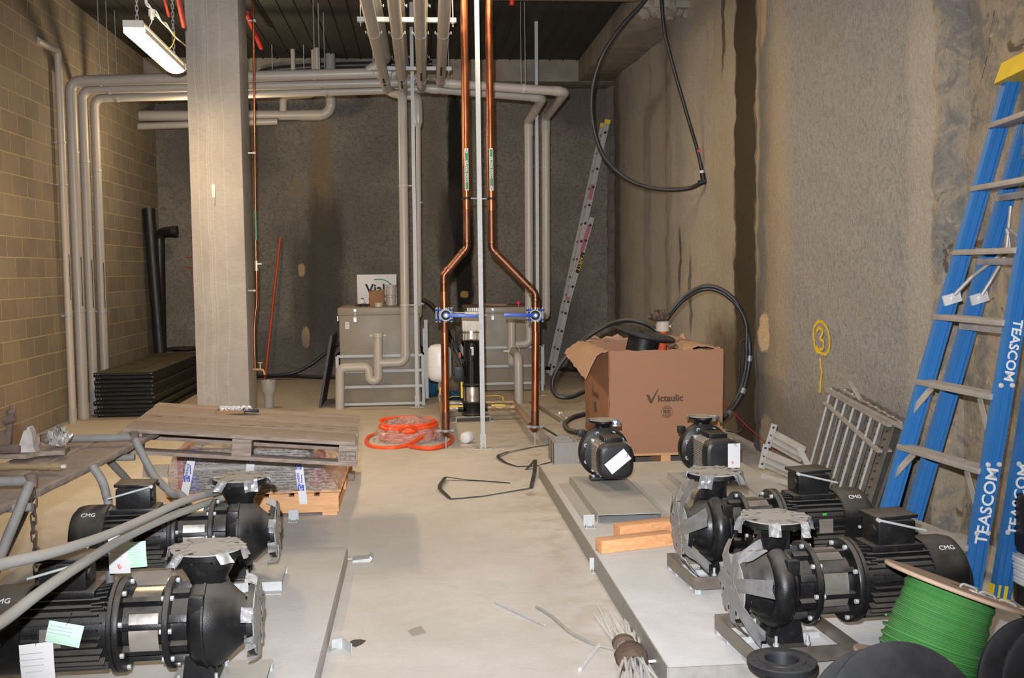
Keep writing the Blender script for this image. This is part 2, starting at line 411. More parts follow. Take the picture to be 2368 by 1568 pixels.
def mat_back():
    n = NT('sprayed_concrete_back'); p = n.pos(); X, Y, Z = n.xyz(p)
    col, bm = shot(n, p, (.26, .232, .192), (.155, .137, .112), 24)
    col = n.mix(n.ramp(n.noise(p, .7, 4), .42, .66, 0, .5), col, (.11, .10, .085))
    z1 = n.noise(n.scale(p, (2.5, 1, .7)), 2.2, 6, .6, .65); z2 = n.noise(p, 3, 6, .5, .68)
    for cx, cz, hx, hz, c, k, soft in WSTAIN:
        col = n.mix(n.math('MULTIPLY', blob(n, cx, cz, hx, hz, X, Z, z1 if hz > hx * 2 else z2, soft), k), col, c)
    col = n.mix(1.0, col, n.mix(n.noise(p, 45, 4, .3, .7), (.55, .55, .55), (1.38, 1.38, 1.38)), 'MULTIPLY')
    return n.fin(col, .88, bm)
def mat_rightwall():
    n = NT('sprayed_concrete_right'); p = n.pos(); X, Y, Z = n.xyz(p)
    col, bm = shot(n, p, (.268, .252, .236), (.195, .182, .17), 26, .011)
    col = n.mix(n.ramp(n.noise(p, .9, 4, .4), .5, .72, 0, .45), col, (.27, .225, .16))
    z1 = n.noise(n.scale(p, (1, 2.5, .6)), 2.4, 7, .5, .66); z2 = n.noise(p, 3.2, 6, .6, .68)
    for cy, cz, hy, hz, c, k, soft in RSTAIN_LIGHT:
        col = n.mix(n.math('MULTIPLY', blob(n, cy, cz, hy, hz, Y, Z, z1 if hz > hy * 2 else z2, soft), k), col, c)
    col = n.mix(1.0, col, n.mix(n.noise(p, 60, 4, .3, .7), (.55, .55, .55), (1.38, 1.38, 1.38)), 'MULTIPLY')
    near = n.ramp(n.math('ADD', Y, n.math('MULTIPLY', n.noise(p, 9, 4), .10)), 5.99, 6.03, 1, 0)   # the nearest panel: earthy, pitted
    ec = n.mix(n.ramp(n.noise(p, 5, 6, .8, .7), .4, .62), (.29, .235, .165), (.155, .145, .128))
    ec = n.mix(n.ramp(n.noise(p, 3.1, 7, 1.5, .7), .60, .66, 0, .9), ec, (.075, .055, .03)); ec = n.mix(n.ramp(n.noise(p, 7, 4, .3), .63, .72, 0, .8), ec, (.46, .34, .21))
    col = n.mix(near, col, ec)
    return n.fin(col, .88, bm)
def mat_conc(name, a, b, streak=None):
    n = NT(name); p = n.pos()
    f = n.noise(p, 2.2, 6, .5, .65); g = n.noise(p, 60, 3)
    col = n.mix(n.ramp(f, .3, .7), a, b); col = n.mix(n.ramp(g, .6, .8, 0, .25), col, tuple(v * .55 for v in a))
    if streak:
        X, Y, Z = n.xyz(p); w = n.math('ADD', n.math('MULTIPLY', n.noise(n.scale(p, (.05, .05, .6)), 1.6, 4), .12), X)
        for x in streak:
            d = n.math('ABSOLUTE', n.math('SUBTRACT', w, x)); col = n.mix(n.ramp(d, .001, .006, .26, 0), col, (.62, .58, .53))
        lam = n.noise(n.scale(p, (.4, .4, 1)), 45, 2); col = n.mix(n.ramp(lam, .45, .7, 0, .22), col, tuple(v * .7 for v in a))
    return n.fin(col, .82, n.bump(n.math('ADD', f, n.math('MULTIPLY', g, .3)), .004))
M['plinth'] = mat_conc('plinth_concrete', (.45, .45, .445), (.53, .53, .53))
M['beam'] = mat_conc('beam_concrete', (.20, .175, .14), (.31, .275, .22))
M['floor'] = mat_floor(); M['blockwall'] = mat_blockwall()
n = NT('steel_ceiling_deck'); p = n.pos(); n_ = n.noise(p, 3, 4)
M['deck'] = n.fin(n.mix(n_, (.022, .022, .02), (.045, .043, .037)), .7, None, .1)
# ------------------------------------------------------------------ the room
XL, XR, YB, ZC = -3.86, 2.98, 16.2, 4.705
WSTAIN = [  # back wall: x, z, half width, half height, colour, strength, softness
    (-1.42, 3.0, .16, .95, (.23, .165, .085), .8, .35), (-1.38, 1.5, .30, 1.3, (.055, .05, .045), .75, .35), (-1.72, 1.35, .20, .9, (.07, .06, .05), .6, .4),
    (-1.75, 1.65, .05, .10, (.46, .34, .20), .95, .15), (-1.72, .62, .055, .15, (.46, .34, .20), .95, .15), (-1.80, 2.9, .10, .16, (.26, .20, .12), .7, .3),
    (.64, 3.3, .13, 1.15, (.009, .008, .006), 1.0, .22), (.55, 2.2, .22, .7, (.035, .028, .02), .85, .25), (.74, 1.7, .15, .9, (.010, .009, .007), 1.0, .25),
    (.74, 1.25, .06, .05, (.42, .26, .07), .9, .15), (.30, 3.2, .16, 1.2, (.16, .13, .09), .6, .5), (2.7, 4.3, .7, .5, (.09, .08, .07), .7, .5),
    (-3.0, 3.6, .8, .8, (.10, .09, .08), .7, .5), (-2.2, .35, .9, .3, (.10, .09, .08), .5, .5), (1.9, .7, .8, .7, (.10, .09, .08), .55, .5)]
JO = [5.92, 9.09, 12.4, 15.65]
RSTAIN_LIGHT = [  # right wall: y, z, half width, half height, colour, strength, softness
    (10.3, 2.4, .9, 3.0, (.38, .315, .21), .7, .5), (8.78, 1.6, .33, 2.6, (.105, .10, .092), .85, .35),
    (8.95, 3.1, .10, 1.7, (.36, .28, .17), .7, .4), (8.4, 1.6, .25, 2.2, (.34, .26, .15), .6, .5), (8.70, 1.05, .13, .16, (.55, .41, .25), .95, .12), (8.62, .12, .16, .20, (.55, .41, .25), .95, .12),
    (8.75, 4.1, .10, .5, (.42, .29, .16), .8, .3), (12.15, 2.3, .22, 2.6, (.10, .09, .078), .75, .35), (12.2, 2.6, .05, .4, (.42, .33, .22), .8, .3), (15.3, 2.3, .3, 2.4, (.09, .08, .07), .8, .35),
    (13.4, 2.6, 1.2, 3.0, (.43, .385, .32), .75, .5), (11.3, 2.6, .8, 3.0, (.43, .385, .32), .7, .5), (9.9, .5, .7, .6, (.085, .055, .025), .85, .4), (11.6, 1.7, .05, .35, (.05, .04, .03), .8, .3), (11.2, 1.35, .05, .4, (.06, .045, .03), .7, .3),  # the two broad pale patches brighten the far panels in place of light
    (10.15, 4.1, .05, .6, (.07, .045, .015), .85, .25), (7.2, .25, 1.6, .35, (.13, .12, .11), .6, .5), (6.1, 2.6, .16, 3.0, (.35, .31, .25), .6, .4), (9.42, 2.5, .38, 4.2, (.040, .027, .010), 1.0, .16)]
M['back'] = mat_back(); M['right'] = mat_rightwall()
struct(MB().box((0, 7.1, -.1), (8.6, 19.4, .2)), 'floor', M['floor'])
struct(MB().box((XL - .15, 7.1, 2.6), (.3, 19.4, 5.4)), 'wall_left', M['blockwall'])
def backf(u, v):
    x = -4 + 7.4 * u; z = 5.2 * v
    return V((x, YB + .035 * math.sin(x * 2.1 + 1) + .02 * wob(x * .7 + z * .9, 3) + .015 * wob(z * 1.7 + x, 5), z))
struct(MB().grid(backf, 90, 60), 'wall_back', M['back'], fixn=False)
mb = MB(); prof = []
def add(y, x): prof.append((x, y))
for i in range(13): t = i / 12; add(-2.6 + t * 8.52, 3.42 - .14 * t + .02 * wob(t * 4, 1))
add(5.92, 3.07)
for a, b in ((5.92, 9.09), (9.09, 12.4), (12.4, 15.65), (15.65, 16.6)):
    for i in range(15):
        t = i / 14; e = .10 * (1 - math.cos(min(1, t * 1.02) * math.pi)) / 2
        x = 3.07 - e + (.05 * max(0, (t - .9) / .1) ** 2)
        add(a + (b - a) * t, x)
    add(b, 3.07)
def rightf(u, v):
    k = u * (len(prof) - 1); i = min(int(k), len(prof) - 2); f = k - i
    x = prof[i][0] * (1 - f) + prof[i + 1][0] * f; y = prof[i][1] * (1 - f) + prof[i + 1][1] * f; z = 5.2 * v
    return V((x + .012 * wob(y * .8 + z * 1.1, 2) + .01 * wob(z * 2.3 - y, 7), y + .012 * wob(z * 3, 9), z))
wr = struct(mb.grid(rightf, len(prof) - 1, 60), 'wall_right', M['right'], fixn=False)
struct(MB().box((-.4, -2.75, 2.6), (7.6, .3, 5.4)), 'wall_front', M['beam'])
# ribbed steel deck ceiling
mb = MB(); x = XL - .1
while x < 3.5:
    mb.box((x + .1, 7.1, ZC + .06), (.185, 19.2, .05)); mb.box((x + .2, 7.1, ZC + .045), (.016, 19.2, .05)); x += .2
mb.box((-.2, 7.1, ZC + .13), (8, 19.4, .1))
struct(mb, 'ceiling', M['deck'])
struct(MB().box((-.2, 10.5, 4.65), (7.4, 1.6, .30), bev=.01), 'trim_1', M['beam'])
struct(MB().box((-.2, 15.9, 4.60), (7.4, .6, .36), bev=.01), 'trim_2', M['beam'])
struct(MB().box((2.78, 13.4, 4.60), (.62, 4.4, .35), bev=.01), 'trim_3', M['beam'])
mb = MB()
for i in range(26):
    a = random.random(); mb.box((2.5 + .55 * a, 11.2 + .3 * random.random(), 4.46 - .06 * random.random()), (.05 + .1 * random.random(), .06, .05 + .08 * random.random()), (random.random(), random.random(), random.random()), .01)
struct(mb, 'trim_4', M['beam'])
# column
c0 = PY(455, 900, 10.5).x; c1 = PY(576, 900, 10.5).x
M['column'] = mat_conc('column_concrete', (.31, .29, .265), (.38, .36, .33), [c0 + .06 + i for i in (.0, .09, .17, .19, .33, .22)])
col_ = struct(MB().box(((c0 + c1) / 2, 10.5 + (c1 - c0) / 2, 2.4), (c1 - c0, c1 - c0, 4.8), bev=.012), 'trim_5', M['column']); col_['label'] = 'square concrete column with pale drip streaks beside the block wall'; col_['category'] = 'column'
# plinths
p0 = PZ(1252, 1082, .1); PXL = p0.x
struct(MB().box(((PXL + 2.5) / 2, (3.79 + 7.96) / 2, .05), (2.5 - PXL, 7.96 - 3.79, .1), bev=.004), 'trim_6', M['plinth'])
lp = PZ(803, 1264, .1)
struct(MB().box((lp.x - .85, (2.2 + lp.y) / 2, .05), (1.7, lp.y - 2.2, .1), bev=.004), 'trim_7', M['plinth'])
mb = MB().box((PXL - .003, 5.875, .05), (.006, 4.17, .104)); mb.box(((PXL + 2.5) / 2, 3.787, .05), (2.5 - PXL, .006, .104))
struct(mb, 'trim_8', M['galv_dusty'])
# spray mark on the right wall
mb = MB()
def wl(px, py):
    lo, hi = 2.6, 3.4
    q = PX(px, py, 2.985)
    for _ in range(4):
        yy = q.y; xx = min((abs(b[1] - yy), b[0]) for b in prof)[1]
        k = [i for i in range(len(prof) - 1) if prof[i][1] <= yy <= prof[i + 1][1] and prof[i + 1][1] > prof[i][1]]
        if k: i = k[0]; f = (yy - prof[i][1]) / (prof[i + 1][1] - prof[i][1]); xx = prof[i][0] * (1 - f) + prof[i + 1][0] * f
        q = PX(px, py, xx + .012 * wob(yy * .8 + q.z * 1.1, 2) + .01 * wob(q.z * 2.3 - yy, 7))
    return q - V((.006, 0, 0))
def stroke(pts, w):
    Q = catmull([wl(*p) for p in pts], 6)
    for i, q in enumerate(Q): q += V((0, .006 * wob(i * 1.3, 1), .006 * wob(i * .9, 4)))
    mb.ribbon(Q, w, .004, (-1, 0, 0))
stroke([(1893, 740), (1912, 755), (1920, 785), (1916, 815), (1903, 818), (1888, 808), (1883, 780), (1885, 755), (1896, 742)], .022)
stroke([(1890, 765), (1898, 758), (1904, 768), (1898, 782), (1906, 790), (1904, 806), (1894, 808), (1890, 802)], .022)
stroke([(1898, 828), (1899, 845), (1902, 862), (1899, 880), (1898, 908)], .022)
part(mb, 'spray_mark', M['spray'], wr, 'yellow sprayed number in a circle with a line below')
# ------------------------------------------------------------------ big end-suction pumps
def disc(mb, c, ax, r, t, n=36): return mb.lathe([(0, 0), (r, 0), (r, t), (0, t)], c, ax, n)
def flaps(root, c, ax, r, angs, rnd, cross=False, drop=.07, w=.05):
    "strips of duct tape folded over the rim of a flange face with centre c and outward axis ax"
    ax = V(ax).normalized(); ex = V((0, 0, 1)).cross(ax)
    if ex.length < .1: ex = V((1, 0, 0))
    ex.normalize(); ey = ax.cross(ex)
    for a in angs:
        d = ex * math.cos(a) + ey * math.sin(a); s = ax.cross(d); ww = w * rnd.uniform(.8, 1.25); dr = drop * rnd.uniform(.6, 1.25); out = rnd.uniform(.5, 1.3) if cross else rnd.uniform(.0, .45); sk = rnd.uniform(-.3, .3); cr = rnd.uniform(.004, .012); ph = rnd.uniform(0, 6)
        r_in = r * (.55 if not cross else .02)
        def fn(u, v):
            L = u * (r - r_in + .006 + dr); k = (v - .5) * ww
            if L < r - r_in + .006: p = c + d * (r_in + L) + ax * (.003 + .002 * math.sin(v * 9 + ph))
            else:
                e = L - (r - r_in + .006)
                p = c + d * (r + .008 + e * out) + ax * (.002 - e * (1 - out * .5)) + s * sk * e
                p = p + d * (cr * math.sin(v * 7 + ph + e * 40)); k *= 1 + e * 2.0 * out
            return p + s * k
        part(MB().grid(fn, 12, 5, .0012), 'tape_strip', M['tape'], root)

def big_pump(label, loc, rotz, seed, side, mount, suction_cross, group, tags=()):
    rnd = random.Random(seed); H = .26
    t = empty('end_suction_pump', loc, label, 'pump', group, rotz=rotz)
    A = V((1, 0, 0)); ax0 = V((0, 0, H))
    # volute casing
    if side < 0: mb = MB().lathe([(0, -.145), (.078, -.145), (.080, -.128), (.090, -.108), (.112, -.085), (.128, -.06), (.132, -.02), (.132, .045), (.12, .06), (0, .06)], ax0, A, 48)
    else:
        mb = MB().lathe([(0, -.145), (.080, -.145), (.085, -.125), (.105, -.100), (.135, -.07), (.158, -.035), (.166, -.006), (.172, -.004), (.172, .004), (.166, .006), (.160, .035), (.14, .055), (.12, .06), (0, .06)], ax0, A, 48)
        mb.lathe([(.05, .10), (.062, .15), (.082, .185), (.098, .215), (.104, .246), (0, .246)], ax0, (0, 0, 1), 28)
    P = []
    for i in range(29):
        k = i / 28; a = R(75 - 285 * k) if side > 0 else R(105 + 285 * k)
        P.append(ax0 + V((-.008, math.cos(a) * (.128 if side < 0 else .105), math.sin(a) * .122)))
    e = P[-1]; P += [e + V((0, -e.y * .35, .055)), ax0 + V((0, e.y * .3, .155)), ax0 + V((0, e.y * .08, .215)), ax0 + V((0, 0, .25))]
    P = catmull(P, 3)
    mb.tube(P, .056, 18, rf=lambda k: .70 + .34 * min(1, k * 1.2))
    mb.lathe([(.055, .19), (.062, .22), (.088, .245), (0, .245)], ax0, (0, 0, 1), 24)
    mb.bar(ax0 + V((0, 0, .14)), ax0 + V((0, 0, .235)), .016, .13, up=(1, 0, 0), bev=.004)
    mb.box(ax0 + V((.02, side * .125, .10)), (.05, .035, .06), (0, 0, 0), .006)
    part(mb, 'volute_casing', M['black'], t)
    # flanges
    for nm, c, ax in (('suction_flange', ax0 + V((-.148, 0, 0)), V((-1, 0, 0))), ('discharge_flange', ax0 + V((0, 0, .246)), V((0, 0, 1)))):
        mb = disc(MB(), c, ax, .130, .022, 40); ex = ax.orthogonal().normalized(); ey = ax.cross(ex)
        for i in range(8):
            a = (i + .5) * math.pi / 4; q = c + (ex * math.cos(a) + ey * math.sin(a)) * .105
            disc(mb, q - ax * .012, ax, .013, .013, 10)
        f = part(mb, nm, M['black'], t)
        cv = disc(MB(), c + ax * .022, ax, .127 if nm[0] == 's' else .130, .003, 40)
        part(cv, 'flange_cover', M['cover'], f)
        mb = MB()
        for i in range(8):
            a = (i + .5) * math.pi / 4; disc(mb, c + ax * .0252 + (ex * math.cos(a) + ey * math.sin(a)) * .105, ax, .010, .0006, 10)
        each(mb, 'bolt_hole', M['ink'], f)
        cc = c + ax * .026
        if nm[0] == 's':
            if suction_cross:
                flaps(f, cc, ax, .13, [i * math.pi * 2 / 7 + .3 for i in range(7)], rnd, True, .11, .062)
            else: flaps(f, cc, ax, .13, [i * math.pi * 2 / 7 + rnd.uniform(-.1, .1) for i in range(7)], rnd, False, .05, .055)
        else: flaps(f, cc, ax, .13, [i * math.pi * 2 / 6 + rnd.uniform(-.15, .15) for i in range(6)], rnd, False, .055, .055)
    # cover ring, lantern, motor flange
    mb = MB().lathe([(0, .055), (.118, .055), (.118, .115), (0, .115)], ax0, A, 40)
    for i in range(8):
        a = i * math.pi / 4 + .39; mb.box(ax0 + V((.09, math.cos(a) * .125, math.sin(a) * .125)), (.07, .035, .03), (a, 0, 0), .004)
    part(mb, 'casing_cover', M['black'], t)
    part(MB().lathe([(.10, .115), (.160, .115), (.163, .118), (.163, .135), (.160, .138), (.10, .138)], ax0, A, 48), 'cover_ring', M['black'], t)
    mb = MB().lathe([(0, .135), (.10, .135), (.098, .20), (.105, .285), (0, .285)], ax0, A, 32)
    for i in range(8):
        a = i * math.pi / 4 + .2; mb.box(ax0 + V((.21, math.cos(a) * .118, math.sin(a) * .118)), (.15, .03, .022), (a, 0, 0), .004)
    part(mb, 'lantern', M['black'], t)
    for a0 in (R(-32), R(148), R(62)):
        mb = MB(); mb.grid(lambda u, v: ax0 + V((.155 + .10 * u, math.cos(a0 + v * R(64)) * .131, math.sin(a0 + v * R(64)) * .131)), 1, 14, .002)
        part(mb, 'coupling_guard', M['stainless'], t, 'shiny stainless guard plate')
    part(MB().lathe([(.10, .284), (.165, .284), (.168, .288), (.168, .302), (.163, .304), (.163, .306), (.168, .308), (.168, .322), (.16, .326), (.11, .335)], ax0, A, 48), 'motor_flange', M['black'], t)
    mb = MB()
    for x, rr, k, o in ((.138, .150, 8, .1), (.280, .150, 8, .3), (.112, .150, 8, .1)):
        for i in range(k):
            a = i * 2 * math.pi / k + o; q = ax0 + V((x, math.cos(a) * rr, math.sin(a) * rr)); mb.cyl(q - A * .008, q + A * .008, .0095, n=6)
    each(mb, 'bolt', M['galv'], t)
    # motor
    part(MB().lathe([(0, .32), (.125, .32), (.13, .36), (.13, .62), (0, .62)], ax0, A, 40), 'motor_body', M['black'], t)
    mb = MB(); NF = 34
    for i in range(NF):
        a = 2 * math.pi * i / NF; d = V((0, math.cos(a), math.sin(a)))
        if d.z > .86: continue
        k = abs(d.y) ** 8; mb.bar(ax0 + d * .140 + A * (.345 + .012 * (i % 2)), ax0 + d * .140 + A * .625, .0055, .032, up=d)
    for i in range(12):
        a = R(40 + 100 * i / 11); d = V((0, math.cos(a), math.sin(a))); mb.bar(ax0 + d * .135 + A * .335, ax0 + d * .128 + A * .385, .006, .03, up=d)
    part(mb, 'cooling_fins', M['black'], t)
    part(MB().box(ax0 + V((.49, 0, .132)), (.22, .15, .03), None, .006), 'terminal_pad', M['black'], t)
    cw = part(MB().lathe([(.150, .61), (.157, .615), (.158, .72), (.150, .755), (.125, .778), (0, .782)], ax0, A, 48), 'fan_cowl', M['black'], t)
    mb = MB(); q = ax0 + V((.70, side * .1, .124)); mb.text('CMG', .03, frame(ax0 + V((.69, side * .092, .131)), V((-side * 0 + (-side), 0, 0)) if side > 0 else V((1, 0, 0)), V((0, -side * .8, .6))), .0006)
    part(mb, 'cowl_lettering', M['paper'], cw)
    mb = MB()
    for sy in (-1, 1): disc(mb, ax0 + V((.68, sy * .157, 0)), (0, sy, 0), .008, .006, 10)
    each(mb, 'screw', M['galv'], cw)
    bx = part(MB().box(ax0 + V((.49, 0, .195)), (.165, .135, .10), None, .016), 'terminal_box', M['black'], t)
    part(MB().box(ax0 + V((.487, 0, .258)), (.178, .150, .016), (0, R(-2), 0), .006), 'lid', M['black'], bx)
    part(MB().tube([ax0 + V((.40, side * .080, .255)), ax0 + V((.60, side * .088, .205))], .005, 8).cyl(ax0 + V((.40, side * .074, .255)), ax0 + V((.40, side * .09, .255)), .008, n=8), 'cover_rod', M['galv'], bx)
    disc(mb2 := MB(), ax0 + V((.408, side * .03, .20)), (-1, 0, 0), .024, .008, 18); part(mb2, 'cable_entry', M['black'], bx)
    mb = MB().grid(lambda u, v: ax0 + V((.475 + .07 * u, math.cos(R(-8 + 24 * v)) * .159 * side, math.sin(R(-8 + 24 * v)) * .159)), 1, 6, .0015)
    part(mb, 'nameplate', M['stainless'], t)
    part(MB().box(ax0 + V((.50, side * .160, .070)), (.022, .002, .012)), 'sticker', M['green_cable'], t, 'small green sticker')
    # foot
    mb = MB().box((.03, 0, .012 + .02), (.12, .24, .024), None, .004)
    for sy in (-1, 1):
        mb.prism([(-.06, 0), (.06, 0), (.045, .10), (-.035, .10)], (.03, sy * .075 - .008, .04), (1, 0, 0), (0, 0, 1), -.016)
    mb.bar((.03, 0, .04), (.03, 0, .13), .10, .03, up=(0, 1, 0))
    ft = part(mb, 'pump_foot', M['black'], t)
    mb = MB()
    for sy in (-1, 1):
        for sx in (-.045, .085): mb.cyl((sx + .01, sy * .105, .03), (sx + .01, sy * .105, .085), .006, n=8).cyl((sx + .01, sy * .105, .045), (sx + .01, sy * .105, .056), .012, n=6)
    each(mb, 'anchor_bolt', M['galv'], ft)
    # mounting
    if mount == 'frame':
        mb = MB(); x0, x1, y0, y1 = -.17, .245, -.22, .20
        for y in (y0, y1): mb.box(((x0 + x1) / 2, y, .05), (x1 - x0, .006, .06))
        for x in (x0, x1): mb.box((x, (y0 + y1) / 2, .05), (.006, y1 - y0, .06))
        part(mb, 'tray_frame', M['dark_steel'], t)
        mb = MB()
        for sy in (-1, 1): mb.box((.03, sy * .105 - .01, .008), (.40, .05, .016)); mb.box((.03, sy * .105 - .034, .012), (.40, .004, .024))
        part(mb, 'mounting_rail', M['galv'], t)
        mb = MB()
        for x in (x0 + .012, x1 - .012):
            for y in (y0 + .012, y1 - .012): mb.box((x, y, .012), (.03, .03, .024))
        each(mb, 'frame_foot', M['galv'], t)
    else:
        mb = MB().box((-.03, 0, .045), (.34, .30, .004)); mb.box((-.03, -.15, .022), (.34, .004, .046)); mb.box((-.03, .15, .022), (.34, .004, .046))
        mb.box((-.03, -.175, .002), (.34, .05, .004)); mb.box((-.03, .175, .002), (.34, .05, .004))
        bp = part(mb, 'base_tray', M['galv'], t); ft.location.z += .016; 
    # hanging cards
    for (x, z, w, h, rot, mt, marks, mk) in tags:
        o = ax0 + V((x, side * .192, z)); Mx = frame(o, V((-side, 0, 0)) if side > 0 else V((1, 0, 0)), (0, 0, 1)) @ Matrix.Rotation(rot, 4, 'Z')
        mb = MB(); mb.grid(lambda u, v: V(((u - .5) * w, (v - 1) * h, .006 * math.sin(v * 3 + u))), 4, 6, .0006); mb.xf(Mx)
        tg = part(mb, 'paper_tag', M[mt], t, 'white card tag' if mt == 'paper' else 'pale green card tag')
        part(MB().tube([Mx @ V((0, -.006, .002)), Mx @ V((.002, .012, -.008)), Mx @ V((0, .03, -.03))], .0011, 6), 'tag_wire', M['ink'], tg)
        mb = MB()
        for i in range(marks):
            mb.box(V(((-.28 + .14 * wob(i, 2)) * w * .4, -h * (.18 + .5 * i / max(1, marks)), .008)), (w * (.5 + .25 * wob(i, 5)), .0022, .0006))
        mb.xf(Mx); part(mb, 'tag_writing', M['grey_ink'], tg)
        if mk: part(MB().text('B', w * .34, Mx @ Matrix.Translation((.0, -h * .82, .0075)) @ Matrix.Rotation(R(20), 4, 'Z'), .0004), 'tag_letter', M['red_ink'], tg)
    return t

PL = [PZ(1790, 1195, .63), PZ(1650, 1090, .63), PZ(480, 1265, .63), PZ(555, 1103, .63)]
GP = 'large end suction pumps on the plinths'
big_pump('black pump on the right plinth nearest the green cable reel', (PL[0].x, PL[0].y, .1), R(4), 1, -1, 'frame', True, GP)
big_pump('black pump on the right plinth beside the two pine offcuts', (PL[1].x, PL[1].y, .1), R(4), 5, -1, 'frame', True, GP)
big_pump('black pump with white and pale green tags in the bottom left corner', (PL[2].x, PL[2].y, .1), R(181), 9, 1, 'tray', False, GP,
         ((.545, .01, .11, .17, R(3), 'paper', 4, False), (.44, .075, .115, .075, R(-14), 'green_card', 3, False)))
big_pump('black pump on the left plinth in front of the wrapped package', (PL[3].x, PL[3].y, .1), R(182), 13, 1, 'tray', False, GP,
         ((.53, .055, .095, .18, R(0), 'paper', 4, True), (.455, .02, .085, .12, R(3), 'green_card', 5, False)))

# ------------------------------------------------------------------ two small close-coupled pumps (motor towards the aisle)
def small_pump(label, loc, rotz, seed, tagrot, letter):
    rnd = random.Random(seed); H = .20; A = V((0, -1, 0)); c0 = V((0, 0, H))
    t = empty('close_coupled_pump', loc, label, 'pump', 'small pumps in front of the cardboard box', rotz=rotz)
    mb = MB().lathe([(0, -.13), (.06, -.13), (.065, -.10), (.12, -.075), (.165, -.05), (.178, -.02), (.178, .02), (.165, .035), (0, .035)], c0, A, 44)
    P = [c0 + V((math.cos(a) * .135, .0, math.sin(a) * .135)) for a in [R(300 - 200 * i / 16) for i in range(17)]]
    P += [c0 + V((-.02, 0, .16)), c0 + V((-.005, 0, .20))]
    mb.tube(P, .045, 14, rf=lambda k: .75 + .3 * k)
    mb.lathe([(.045, .16), (.055, .19), (.075, .206), (0, .206)], c0, (0, 0, 1), 20)
    mb.box(c0 + V((-.15, .02, .13)), (.05, .05, .05), None, .006)
    part(mb, 'volute_casing', M['black'], t)
    f = part(disc(MB(), c0 + V((0, 0, .206)), (0, 0, 1), .098, .016, 32), 'discharge_flange', M['black'], t)
    part(disc(MB(), c0 + V((0, 0, .222)), (0, 0, 1), .098, .003, 32), 'flange_cover', M['cover'], f)
    flaps(f, c0 + V((0, 0, .225)), V((0, 0, 1)), .098, [R(-60), R(-20), R(150)], rnd, False, .045, .05)
    sf = part(disc(MB(), c0 + V((0, .13, 0)), (0, 1, 0), .1, .016, 32), 'suction_flange', M['black'], t)
    part(MB().lathe([(0, .03), (.168, .03), (.172, .034), (.172, .055), (.16, .06), (.12, .075), (.125, .095), (.13, .10), (.132, .12), (0, .12)], c0, A, 44), 'casing_cover', M['black'], t)
    mb = MB()
    for i in range(8):
        a = i * math.pi / 4 + .39; q = c0 + V((math.cos(a) * .148, -.06, math.sin(a) * .148)); mb.lathe([(.007, 0), (.014, 0), (.014, .012), (.007, .012), (.007, .003), (0, .003)], q, A, 12)
    for a in (R(45), R(135), R(-45), R(-135)):
        q = c0 + V((math.cos(a) * .145, -.105, math.sin(a) * .145)); mb.cyl(q, q + A * .035, .012, n=6)
    each(mb, 'bolt', M['galv'], t)
    part(MB().lathe([(0, .10), (.155, .10), (.155, .12), (.12, .125), (0, .125)], c0, A, 32), 'motor_flange', M['black'], t)
    part(MB().box(c0 + A * .225, (.185, .22, .185), None, .03), 'motor_body', M['black'], t)
    mb = MB()
    for s in (-1, 1):
        for i in range(15):
            mb.box(c0 + V((s * .103, -.225, -.088 + i * .0126)), (.026, .195, .0045))
            mb.box(c0 + V((-.088 + i * .0126, -.225, s * .103)), (.0045, .195, .026))
    part(mb, 'cooling_fins', M['alu'], t, 'dusty grey cooling fins')
    def sq(h, k):  # rounded square cowl
        return [V((math.copysign(abs(math.cos(a)) ** .55, math.cos(a)) * k, -h, math.copysign(abs(math.sin(a)) ** .55, math.sin(a)) * k)) for a in [2 * math.pi * i / 40 for i in range(40)]]
    mb = MB(); rings = []
    for h, k in ((.31, .112), (.315, .118), (.385, .118), (.40, .112), (.408, .098), (.41, .09)):
        rings.append([mb.bm.verts.new(c0 + p) for p in sq(h, k)])
    for a, b in zip(rings, rings[1:]):
        for i in range(40): mb.bm.faces.new((a[i], a[(i + 1) % 40], b[(i + 1) % 40], b[i]))
    mb.bm.faces.new(rings[-1])
    cw = part(mb, 'fan_cowl', M['black_plastic'], t)
    mb = MB()
    for rr in [.02 + .0125 * i for i in range(6)]:
        k = int(rr * 480)
        for i in range(k):
            a = 2 * math.pi * i / k; disc(mb, c0 + V((math.cos(a) * rr, -.4095, math.sin(a) * rr)), A, .0036, .001, 6)
    part(mb, 'grille_holes', M['ink'], cw)
    bx = part(MB().box(c0 + V((0, -.235, .125)), (.13, .16, .045), None, .012), 'terminal_box', M['black'], t)
    mb = MB()
    for i in range(9): mb.box(c0 + V((-.055 + i * .0138, -.318, .125)), (.006, .006, .036))
    part(mb, 'ribs', M['black'], bx)
    mb = MB().box((0, .01, .012), (.19, .10, .024), None, .004)
    for s in (-1, 1): mb.box((s * .055, .01, .06), (.03, .08, .10), None, .004)
    ft = part(mb, 'pump_foot', M['black'], t)
    mb = MB()
    for s in (-1, 1): mb.cyl((s * .075, -.02, .02), (s * .075, -.02, .075), .006, n=8).cyl((s * .075, -.02, .03), (s * .075, -.02, .042), .014, n=6)
    each(mb, 'anchor_bolt', M['galv'], ft)
    Mx = Matrix.Translation(c0 + V((.005 if not letter else .068, -.418, .005 if not letter else .055))) @ Matrix.Rotation(R(90), 4, 'X') @ Matrix.Rotation(tagrot, 4, 'Z')
    mb = MB(); w, h = .085, .165
    yo = h / 2 if not letter else .04
    mb.grid(lambda u, v: V(((u - .5) * w, yo - v * h, .004 + .003 * math.sin(u * 3))), 4, 4, .0006).xf(Mx)
    tg = part(mb, 'paper_tag', M['paper'], t, 'white card tag')
